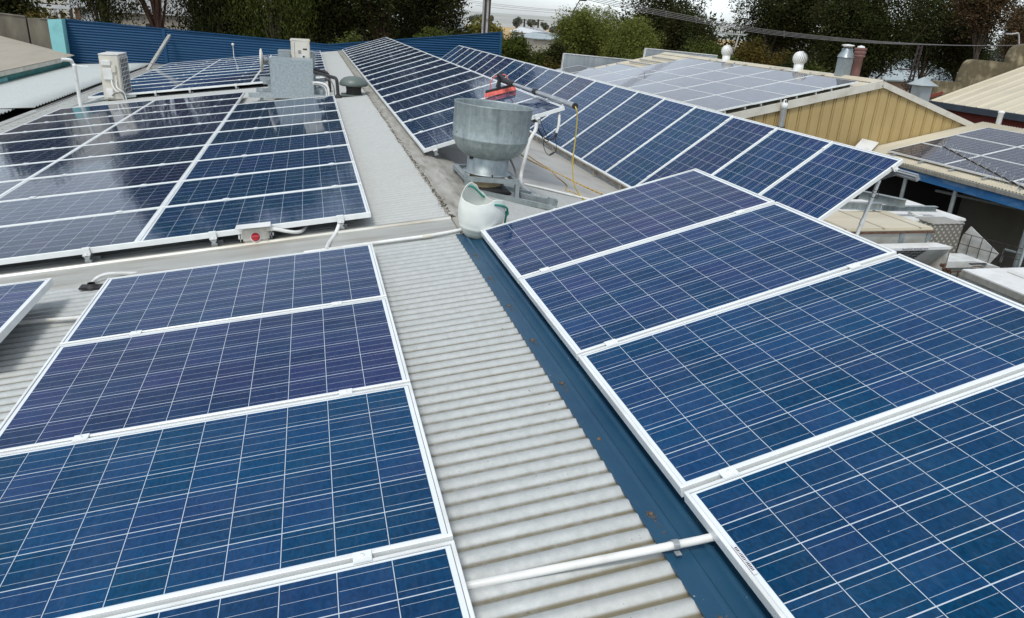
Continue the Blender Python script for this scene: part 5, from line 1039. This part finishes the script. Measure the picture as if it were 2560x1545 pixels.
# ------------------------------------------------------------------ trees and shrubs
RNG = np.random.default_rng(42)
def leaf_mesh(name, centres, radii, per, size, m, droop=0.0, aspect=2.2, flat=1.0):
    """many small leaf blades gathered in clumps: centres (n,3), radii (n)"""
    n = len(centres); tot = n * per
    c = np.repeat(centres, per, 0); r = np.repeat(radii, per)[:, None]
    d = RNG.normal(size=(tot, 3)); d /= np.linalg.norm(d, axis=1, keepdims=True); rad = RNG.random((tot, 1)) ** .45
    p = c + d * rad * r * np.array([1, 1, flat])
    if droop: p[:, 2] -= droop * r[:, 0] * RNG.random(tot) ** 1.5
    ax = RNG.normal(size=(tot, 3)) * np.array([1, 1, .6]); ax[:, 2] -= droop * 2.0; ax /= np.linalg.norm(ax, axis=1, keepdims=True)
    s = RNG.normal(size=(tot, 3)); s -= ax * (s * ax).sum(1, keepdims=True); s /= np.linalg.norm(s, axis=1, keepdims=True)
    L = size * (.55 + .9 * RNG.random((tot, 1))); Wd = L / aspect
    v = np.stack([p - ax * L / 2, p + s * Wd / 2, p + ax * L / 2, p - s * Wd / 2], 1).reshape(-1, 3)
    me = bpy.data.meshes.new(name); me.vertices.add(tot * 4); me.vertices.foreach_set('co', v.astype(np.float32).ravel())
    me.loops.add(tot * 4); me.loops.foreach_set('vertex_index', np.arange(tot * 4, dtype=np.int32)); me.polygons.add(tot)
    me.polygons.foreach_set('loop_start', np.arange(0, tot * 4, 4, dtype=np.int32)); me.update(calc_edges=True); me.validate()
    me.materials.append(m); o = bpy.data.objects.new(name, me); C.objects.link(o); return o
def tree(name, label, cat, x, y, top, low, rx, ry, leaf, clumps, per, size, seed, bark='bark', droop=0.0, trunk_r=.22, group=None, holes=.25, crad=.9, base=None, lean=0.0, shell=.35, aspect=2.2):
    """crown between heights low and top round (x, y); limbs run to the clumps"""
    global RNG
    RNG = np.random.default_rng(seed); rnd = random.Random(seed); bz = GZ if base is None else base
    root = thing(name, label, cat, (x, y, bz), group)
    cz, rz = (top + low) / 2, (top - low) / 2; cs = []
    lobes = [(rnd.uniform(-.5, .5), rnd.uniform(-.5, .5), rnd.uniform(-.45, .5), rnd.uniform(.42, .62)) for _ in range(7)] + [(0, 0, 0, .6)]
    while len(cs) < clumps:
        l = lobes[rnd.randrange(len(lobes))]; d = Vector((rnd.gauss(0, 1), rnd.gauss(0, 1), rnd.gauss(0, 1))).normalized() * (l[3] * (shell + (1 - shell) * rnd.random() ** .5))
        q = Vector((l[0] + d.x, l[1] + d.y, l[2] + d.z))
        if q.length > 1.06: continue
        cs.append((q.x * rx, q.y * ry, q.z * rz + cz - bz))
    cs = np.array(cs); rad = crad * (.6 + .8 * np.array([rnd.random() for _ in cs]))
    leaf_mesh('crown', cs, rad, per, size, leaf if not isinstance(leaf, str) else M[leaf], droop, aspect).parent = root
    b = MB(); fork = Vector((lean * .4, 0, max(.8, (low - bz) * .8 + rz * .25))); b.tube(smooth_path([(0, 0, 0), (fork.x * .3 + rnd.uniform(-.1, .1), rnd.uniform(-.1, .1), fork.z * .5), fork]), [trunk_r * (.95 - .4 * i / 12) for i in range(13)], 9)
    nl = min(len(cs), 16); idx = rnd.sample(range(len(cs)), nl)
    for i in idx:
        e = Vector(cs[i]); s_ = fork * rnd.uniform(.75, 1.0); mid = s_.lerp(e, .5) + Vector((rnd.uniform(-.4, .4), rnd.uniform(-.4, .4), rnd.uniform(0, .5)))
        b.tube(smooth_path([s_, mid, e], 5), [trunk_r * .26 * (1 - .085 * k) for k in range(11)], 6)
    o = b.build('trunk', M[bark], root); return root
def spot(px, py, Y): q = at_y(px, py, Y); return q
def T(label, px, Y, top, low, wpx, leaf, clumps, per, size, seed, **k):
    q = at_y(px, 60, Y); rx = wpx / 2 / FPX * Y * 1.12; clumps = int(clumps * (1.9 if Y < 100 else 1)); size *= .76; per = int(per * 1.3); crd = k.get('crad', .9); k['crad'] = crd; ry = k.pop('ry', rx * .8)
    return tree(k.pop('name', 'tree'), label, k.pop('cat', 'tree'), q.x, Y, top, low, rx, ry, leaf, clumps, per, size, seed, **k)
# left: dark trees along the street behind the blue wall
T('dark green bushy tree over the concrete wall at the left edge', 15, 36, 2.0, -3.2, 150, 'leaf_dark', 60, 130, .20, 1, crad=.8)
T('olive rusty shrub growing behind the concrete wall', 112, 33, -.62, -3.0, 130, 'leaf_rust', 46, 120, .15, 2, name='shrub', cat='shrub', crad=.5, trunk_r=.06)
T('dark conifer with drooping boughs right of the weatherboard gable', 262, 37, 7.0, -2.4, 150, 'leaf_dark', 75, 180, .17, 3, droop=.9, crad=.7, aspect=3)
T('dark drooping gum with a thick reddish trunk behind the blue wall', 392, 36.5, 8.5, -1.9, 240, 'leaf_dark', 95, 190, .17, 4, bark='barkred', droop=.9, trunk_r=.30, crad=.75, aspect=3)
T('very dark tree between the reddish trunk and the weeping tree', 520, 38, 8.0, -4.6, 230, 'leaf_dark', 130, 170, .18, 5, droop=.7, crad=.9, aspect=3)
T('green weeping tree behind the beige unit', 690, 37, 8.5, -4.6, 220, 'leaf_mid', 150, 190, .17, 6, droop=1.1, crad=.85, aspect=3.2)
T('dark tree just right of the beige unit', 815, 40, 7.5, -4.8, 190, 'leaf_dark', 95, 170, .18, 7, droop=.7, crad=.9)
T('dark gum with a pale brown leaning trunk above the middle row', 945, 40, 9.0, -3.2, 230, 'leaf_dark', 85, 110, .22, 8, bark='barkred', trunk_r=.34, crad=.8, lean=.6)
T('broad dark tree left of the power pole', 1085, 42, 7.5, -4.2, 226, 'leaf_dark', 140, 110, .20, 9, trunk_r=.34, crad=.75)
T('dark olive tree crowded between the broad tree and the leaning gum', 1010, 47, 8.0, -4.8, 230, 'leaf_dark', 80, 110, .25, 29, crad=.9)
for i, (px, Y, tp_, w, lf, lb) in enumerate(((870, 32.5, -1.0, 60, 'leaf_mid', 'small green shrub peeping over the dip of the blue wall'), (1065, 33.5, -.55, 90, 'leaf_mid', 'low green bush over the blue wall under the broad tree'), (1120, 36, -.50, 110, 'leaf_mid', 'low green bush over the rising end of the blue wall'),
        (1215, 60, -.1, 95, 'leaf_yellow', 'yellow-green bush left of the power pole'), (1300, 39, -.75, 110, 'leaf_mid', 'rounded green bush right of the power pole'), (1275, 34, -1.75, 130, 'leaf_mid', 'large green bush at the foot of the power pole'),
        (1385, 36, -1.55, 130, 'leaf_rust', 'brownish bush under the pepper trees, left end'), (1480, 35, -1.75, 120, 'leaf_mid', 'dull green bush beside the lower zinc parapet'), (1580, 37, -1.35, 120, 'leaf_mid', 'green bush over the lower zinc parapet'),
        (1330, 33, -2.3, 150, 'leaf_mid', 'low green bush directly beyond the steep row'), (1352, 41, -1.25, 110, 'leaf_mid', 'green bush in front of the grey-roofed house'))):
    T(lb, px, Y, tp_, tp_ - 2.6, w, lf, 60, 110, .16 if Y < 50 else .25, 40 + i, name='shrub', cat='shrub', crad=.45 if Y < 50 else .7, trunk_r=.07)
T('tall dark cypress among the bushes by the lower parapet', 1400, 37, -.55, -3.6, 50, 'leaf_dark', 40, 120, .15, 60, name='shrub', cat='shrub', crad=.35, trunk_r=.06)
# pepper trees and the gums behind the tan shed
T('light green pepper tree, leftmost of the pale crowns', 1432, 46, 1.25, -3.0, 130, 'leaf_light', 85, 120, .17, 10, crad=.62, bark='bark', trunk_r=.14, aspect=3)
T('light green pepper tree with open limbs showing, middle of the pale crowns', 1510, 47, .95, -2.6, 150, 'leaf_light', 70, 110, .17, 11, crad=.6, trunk_r=.18, aspect=3)
T('bright green pepper tree, rightmost and fullest of the pale crowns', 1595, 44, .70, -3.0, 150, 'leaf_light', 105, 120, .17, 12, crad=.65, trunk_r=.15, aspect=3)
T('dark gum rising behind the pepper trees, open at the top', 1655, 56, 4.6, -4.0, 230, 'leaf_dark', 115, 100, .24, 13, crad=.9, trunk_r=.35)
T('dark green tree between the pepper trees and the great gum', 1735, 52, 2.0, -4.6, 170, 'leaf_dark', 95, 110, .24, 14, crad=.9)
T('great dark gum with sky showing through, behind the turbine vents', 1930, 54, 6.5, -2.6, 340, 'leaf_dark', 185, 100, .24, 15, trunk_r=.5, crad=1.0)
T('dark fig tree behind the grey and brick chimneys', 2185, 46, 5.5, -4.6, 330, 'leaf_dark', 230, 115, .22, 16, trunk_r=.4, crad=.95)
T('dark green tree with thin boughs left of the brown tree', 2335, 50, 5.0, -3.4, 230, 'leaf_dark', 110, 105, .22, 17, trunk_r=.3, crad=.85)
T('tall brown-leaved tree above the curved parapet', 2462, 43, 6.0, .35, 215, 'leaf_brown', 110, 110, .22, 18, trunk_r=.28, crad=.9)
T('brown-leaved tree cut off by the right edge of the photo', 2560, 52, 4.2, -1.5, 90, 'leaf_brown', 60, 110, .22, 19, crad=.8)
T('dull green tree under the brown crown', 2430, 46, 1.6, -2.6, 200, 'leaf_dark', 95, 100, .20, 20, crad=.8)
T('thin grey-green tree beside the street lamp', 2540, 58, 1.3, -2.5, 90, 'leaf_grey', 34, 90, .22, 22, crad=.7)
for i, (px, Y, tp_, w, lf, lb) in enumerate(((1640, 35, -1.2, 120, 'leaf_mid', 'green shrub behind the gap between the two zinc parapets'), (1710, 35, -1.0, 110, 'leaf_dark', 'dark shrub behind the upper zinc parapet, left part'), (1790, 36, -.55, 130, 'leaf_mid', 'green shrub left of the first turbine vent'), (1850, 37, -.95, 100, 'leaf_mid', 'green shrub right of the first turbine vent'),
        (1905, 38, -.45, 120, 'leaf_rust', 'rusty brown shrub between the turbine vents'), (1965, 38, -.75, 90, 'leaf_rust', 'rust and green shrub just left of the second turbine vent'), (2020, 37, -.9, 110, 'leaf_dark', 'dark shrub behind the second turbine vent'), (2075, 36, -1.1, 90, 'leaf_mid', 'green shrub left of the grey cowled chimney'), (1760, 40, -.3, 110, 'leaf_dark', 'dark shrub behind the green one left of the turbine vents'))):
    T(lb, px, Y, tp_, tp_ - 3.0, w, lf, 62, 115, .16, 70 + i, name='shrub', cat='shrub', crad=.5, trunk_r=.07)
# the dark wood closing the view behind the single trees
def wood(x0, x1, y0, y1, zt, n_, label, seed):
    global RNG
    RNG = np.random.default_rng(seed); c = np.stack([RNG.uniform(x0, x1, n_), RNG.uniform(y0, y1, n_), GZ + (zt - GZ) * RNG.random(n_) ** .7], 1); c[:, 2] += .7 * np.sin(c[:, 0] * .9) * (c[:, 2] > zt - 1.8)
    o = kind(leaf_mesh('distant_wood', c, np.full(n_, 1.1), 70, .34, M['leaf_dark'], .3), 'stuff'); tag(o, label, 'wood')
wood(-26, 8.5, 50, 58, .2, 330, 'dark wood behind the trees on the left', 200); wood(26, 84, 64, 74, .2, 640, 'dark wood behind the gums on the right', 201)
# far trees on the fields
for i, (px, py0, py1, w, Y, lb) in enumerate(((1205, 36, 62, 34, 230, 'thin far gum left of the power pole'), (1222, 40, 66, 26, 240, 'far gum almost behind the power pole'), (1292, 43, 72, 30, 210, 'round far gum right of the power pole'), (1330, 50, 72, 27, 215, 'round far gum between the two far poles'), (1362, 56, 80, 24, 220, 'far gum right of the far poles'), (1184, 40, 60, 26, 245, 'far gum beside the broad dark tree'), (1385, 66, 86, 26, 200, 'low far tree against the pepper trees'))):
    a, b_ = at_y(px, py0, Y), at_y(px, py1, Y); rx = w / 2 / FPX * Y
    tree('tree', lb, 'tree', a.x, Y, a.z, a.z - (a.z - b_.z) * .75, rx, rx * .7, 'leaf_grey', 26, 60, .55, 90 + i, trunk_r=.3, crad=rx * .33, base=b_.z - 2)

# ------------------------------------------------------------------ power pole, far poles, wires, street lamps
q = at_y(1214, 100, 31.5); sp = thing('power_pole', 'tall pole of two dark steel channels filled with pale concrete, beyond the blue wall', 'power pole', (q.x - .07, 31.5, GZ))
tilt_ = math.radians(.9); sp.rotation_euler = (0, tilt_, 0)
MB().lim((-.09, -.10, 0), (.04, .10, 11)).build('concrete_core', M['poleconc'], sp)
for x0_, x1_ in ((-.155, -.135), ): MB().lim((x0_ - .02, -.06, 0), (x1_, .12, 11)).build('steel_channel', M['poleconc'], sp)
MB().lim((-.135, -.13, 0), (-.06, .13, 11)).build('steel_channel', M['polesteel'], sp); MB().lim((.04, -.13, 0), (.115, .13, 11)).build('steel_channel', M['polesteel'], sp)
b = MB()
for i in range(14): b.tube([(-.16, -.135, .6 + i * .75), (.12, -.135, .6 + i * .75)], .012, 6)
b.build('tie_bolt', M['rust'], sp)
for i, (px, py0, py1, Y, lb) in enumerate(((1310, 47, 75, 150, 'far dark power pole, left of a pair above the white roof'), (1344, 48, 84, 150, 'far dark power pole, right of a pair above the white roof'), (1436, 25, 120, 80, 'dark power pole among the pepper trees'))):
    a, b_ = at_y(px, py0, Y), at_y(px, py1, Y); o = MB().beam((0, 0, 0), (0, 0, a.z - b_.z + 2), .30 if Y > 100 else .2, .25, (0, 1, 0)).box((-.0, 0, a.z - b_.z + 1.8), (2.2, .12, .12)).build('power_pole', M['polesteel']); o.location = (b_.x, Y, b_.z - 2); tag(o, lb, 'power pole', 'distant power poles')
def wire(pts, r, label, grp='overhead wires'):
    P = smooth_path(pts, 8); o = MB().tube(P, r, 5).build('overhead_wire', M['wire']); rebase(o, P[0]); tag(o, label, 'wire', grp); return o
Wd = [(1440, -16), (1480, -4), (1600, 22), (1740, 49), (1900, 77), (2060, 95), (2200, 106), (2340, 112), (2450, 114), (2570, 113)]
for i in range(4):
    pts = [at_y(px, py + (i - 1.5) * 4.2 * max(.06, 1 - ((px - 1600) / 780.0) ** 2 if px > 1600 else 1), 30 + .0 * i) for px, py in Wd]; wire(pts, .012, 'overhead wire across the gums, %s of four' % ['topmost', 'second from the top', 'third from the top', 'lowest'][i])
for i, (px, py) in enumerate(((1600, 22), (1665, 35), (1740, 49), (1840, 66), (1960, 85))):
    o = MB().beam(at_y(px, py - 9, 30), at_y(px, py + 9, 30), .02, .02, (0, 1, 0)).build('wire_spacer', M['wire']); rebase(o, at_y(px, py, 30)); tag(o, 'small spreader between the four overhead wires, %s from the left' % ORD[i], 'wire spacer', 'wire spacers')
for i, (p_, lb) in enumerate(((((1150, -2), (1250, 11), (1360, 22), (1440, 26)), 'thin sky wire left of the pepper trees, upper of three'), (((1150, 2), (1250, 15), (1360, 25), (1440, 28)), 'thin sky wire left of the pepper trees, middle of three'), (((1190, 13), (1262, 22), (1360, 30), (1440, 36)), 'thin sky wire left of the pepper trees, lowest of three'))):
    wire([at_y(px, py, 75) for px, py in p_], .014, lb)
q = at_y(1452, 12, 48); o = MB().tube(smooth_path([(0, 0, GZ), (0, 0, q.z - 1.0), (.12, 0, q.z - .3), (.40, 0, q.z + .25)], 6), .035, 8).bbox((.62, 0, q.z + .30), (.55, .22, .14), .05).build('street_lamp', M['polesteel']); o.location = (q.x - .5, 48, 0); tag(o, 'dark street lamp head just above the pepper trees', 'street lamp', 'street lamps')
q = at_y(2500, 83, 40); e_ = at_y(2548, 116, 40); sl = thing('street_lamp', 'pale curved street lamp above the curved parapet at the right edge', 'street lamp', (e_.x + .35, 40, GZ), 'street lamps')
b = MB().tube(smooth_path([(.3, 0, 0), (.05, 0, e_.z - GZ - .6), (-.35, 0, e_.z - GZ), (-.70, 0, q.z - GZ + .02), (-1.0, 0, q.z - GZ + .03), (-1.3, 0, q.z - GZ)], 8), .05, 10); b.build('pole', M['poleconc'], sl); MB().bbox((-1.45, 0, q.z - GZ - .01), (.5, .2, .10), .04).build('lamp_head', M['poleconc'], sl)
q = at_y(2305, 170, 36); fp_ = thing('power_pole', 'dark open steel lattice pole in front of the pale roofed house', 'power pole', (q.x - .6, 36, GZ)); fp_.rotation_euler = (0, math.radians(1.5), 0)
b = MB().lim((-.16, -.05, 0), (-.11, .05, 5.1)).lim((.08, -.05, 0), (.13, .05, 5.1))
for i in range(16): b.lim((-.11, -.02, .3 + i * .31), (.08, .02, .36 + i * .31))
b.build('lattice', M['polesteel'], fp_); MB().lim((-1.15, -.04, 3.75), (.1, .04, 3.83)).build('crossarm', M['polesteel'], fp_)
q = at_y(1830, 87, 40); o = MB().lim((-.9, -.05, q.z), (.9, .05, q.z + .08)).tube([(-.4, 0, GZ), (.45, 0, q.z)], .05, 8)
for x in (-.8, -.7, -.2, -.1, .0, .3, .45, .6): o.lathe([(.03, q.z + .06), (.045, q.z + .12), (.02, q.z + .22), (.001, q.z + .24)], 8, (x, 0, 0))
o = o.build('power_pole', M['flash']); o.location = (q.x, 40, 0); tag(o, 'pole crossarm with white insulators among the gums', 'power pole', 'distant power poles')

# ------------------------------------------------------------------ houses beyond
def house(label, x0, x1, y, eave, ridge, wallm, roofm, depth=8, gable='x', name='house'):
    h = thing(name, label, 'house', ((x0 + x1) / 2, y, GZ)); w = (x1 - x0) / 2
    MB().lim((-w, 0, 0), (w, depth, eave - GZ)).build('wall', M[wallm], h)
    e, r = eave - GZ, ridge - GZ
    if gable == 'x': MB().prism([(-w - .4, -.4, e - .1), (w + .4, -.4, e - .1), (w + .4, -.4, e), (w * .75, depth / 2, r), (-w * .75, depth / 2, r), (-w - .4, -.4, e)], (0, .06, .0)).add([(-w - .4, -.4, e), (w + .4, -.4, e), (w * .7, depth / 2, r), (-w * .7, depth / 2, r), (-w - .4, depth + .4, e), (w + .4, depth + .4, e)], [(0, 1, 2, 3), (3, 2, 5, 4), (1, 5, 2), (4, 0, 3)]).build('roof', M[roofm], h)
    else: MB().prism([(-w - .4, -.4, e), (w + .4, -.4, e), (0, -.4, r)], (0, depth + .8, 0)).build('roof', M[roofm], h)
    return h
a, b_ = at_y(1190, 85, 90), at_y(1228, 85, 90); house('pale green-roofed house left of the power pole', a.x - 6, b_.x - .4, 90, at_y(1222, 84, 90).z, at_y(1192, 60, 90).z, 'cream', 'ironroof', gable='y')
a, b_ = at_y(1308, 80, 130), at_y(1375, 80, 130); house('long white-roofed house below the far poles', a.x, b_.x, 130, at_y(1350, 84, 130).z, at_y(1340, 70, 130).z, 'beigeroof', 'weather')
a, b_ = at_y(1335, 90, 110), at_y(1400, 90, 110); house('grey-roofed house against the pepper trees', a.x, b_.x + 3, 110, at_y(1370, 98, 110).z, at_y(1360, 82, 110).z, 'beigeroof', 'ironroof')
a, b_ = at_y(2240, 190, 60), at_y(2350, 190, 60); hs_ = house('pale iron-roofed house half hidden by the dark trees on the right', a.x - 1, b_.x + 3, 60, at_y(2300, 203, 60).z, at_y(2290, 152, 60).z, 'pinkwall', 'ironroof'); 
q = at_y(2392, 190, 52); rf = thing('shop_roof', 'grey pointed roof with a small red sign beyond the dark trees', 'roof', (q.x, 52, GZ)); zq = q.z - GZ; MB().lathe([(3.0, zq - .9), (.02, zq + .35)], 4, R=Matrix.Rotation(PI / 4, 3, 'Z')).lim((-2, -2, 0), (2, 2, zq - .88)).build('roof', M['ironroof'], rf); MB().lim((-.1, -2.2, zq + .0), (.9, -2.1, zq + .38)).build('sign_board', M['red'], rf)
k = MB()
for i in range(3): k.lim((.06 + i * .26, -2.212, zq + .12), (.24 + i * .26, -2.202, zq + .26))
k.build('sign_lettering', M['white'], rf)
# white weatherboard gable and verandah on the left
q0, q1 = at_y(172, 40, 46), at_y(222, 40, 46); gb = thing('house', 'white weatherboard gable with a pink wall behind the concrete wall', 'house', (q0.x, 46, GZ)); w = q1.x - q0.x
def gz(px, py): return at_y(px, py, 46).z - GZ
MB().prism([(-.05, 0, gz(180, 20)), (w + .1, 0, gz(220, 22)), (w * .9, 0, gz(205, -14)), (w * .35, 0, gz(190, -14))], (0, 3, 0)).build('gable', M['weather'], gb)
b = MB()
for i in range(4): b.lim((-.02, -.03, gz(180, 18) + i * .17), (w + .05, -.005, gz(180, 18) + i * .17 + .15))
b.build('weatherboard', M['weather'], gb)
MB().lim((.25, .3, 0), (w * .55, 1, gz(190, 20))).build('wall', M['pinkwall'], gb); MB().lim((w * .55, .25, 0), (w + .6, 1, gz(190, 20))).build('wall', M['weather'], gb); MB().lim((.05, .0, 0), (.18, .12, gz(180, 20))).build('post', M['polesteel'], gb); MB().beam((.5, .2, gz(190, 22)), (w * .5, .2, gz(190, 36)), .06, .05, (0, 1, 0)).build('brace', M['pinkwall'], gb); MB().lim((w * .68, .2, gz(205, 31)), (w * .85, .25, gz(205, 24))).build('notice', M['black'], gb)
q0 = at_y(84, 12, 44); vh = thing('verandah', 'white timber verandah post and beam among the shrubs at the left', 'verandah', (q0.x, 44, GZ)); zz = q0.z - GZ
MB().lim((-.1, 0, zz - .12), (1.6, .15, zz + .06)).build('beam', M['weather'], vh); MB().lim((.22, .02, 0), (.36, .16, zz - .1)).lim((1.0, .02, 0), (1.1, .14, zz - .1)).build('post', M['weather'], vh); MB().beam((.36, .09, zz - .75), (.95, .09, zz - .1), .07, .08, (0, 1, 0)).build('brace', M['weather'], vh)
q0, q1 = at_y(110, 20, 52), at_y(185, 20, 52); MBh = MB().lim((q0.x - 3, 52, GZ), (q1.x, 60, 3.5)).build('house', M['cream']); rebase(MBh, (q0.x, 52, GZ)); tag(MBh, 'cream building wall seen behind the rusty shrub', 'house')
# shop with its lettered fascia, half hidden by boughs
q0, q1 = at_y(268, 24, 47), at_y(395, 24, 47); sb = thing('shop_building', 'shop with a white lettered fascia half hidden by drooping boughs', 'shop', (q0.x, 47, GZ)); ww = q1.x - q0.x + 1.5
zt_, zb_ = at_y(330, -2, 47).z - GZ, at_y(330, 33, 47).z - GZ
MB().lim((0, 0, zb_), (ww, .15, zt_ + .6)).build('fascia', M['weather'], sb); MB().lim((0, .2, 0), (ww, 6, zb_)).build('wall', M['beigeroof'], sb); MB().lim((1.8, .15, 0), (2.6, .25, zb_ - .5)).build('doorway', M['dark'], sb)
fc = bpy.data.curves.new('shop_lettering', 'FONT'); fc.body = 'opping Bags  Roar'; fc.size = .40; fc.extrude = .002
so_ = bpy.data.objects.new('shop_lettering', fc); C.objects.link(so_); fc.materials.append(M['lettering']); so_.parent = sb; so_.rotation_euler = (PI / 2, 0, 0); qq = at_y(292, 27, 47); so_.location = (qq.x - q0.x, -.012, qq.z - GZ)

# letters become plain meshes
for t_ in [o for o in C.objects if o.type == 'FONT']:
    dg = bpy.context.evaluated_depsgraph_get(); me = bpy.data.meshes.new_from_object(t_.evaluated_get(dg)); nm = t_.name; par = t_.parent; mw = (t_.location.copy(), t_.rotation_euler.copy())
    bpy.data.objects.remove(t_); o = bpy.data.objects.new(nm, me); C.objects.link(o); o.parent = par; o.location, o.rotation_euler = mw
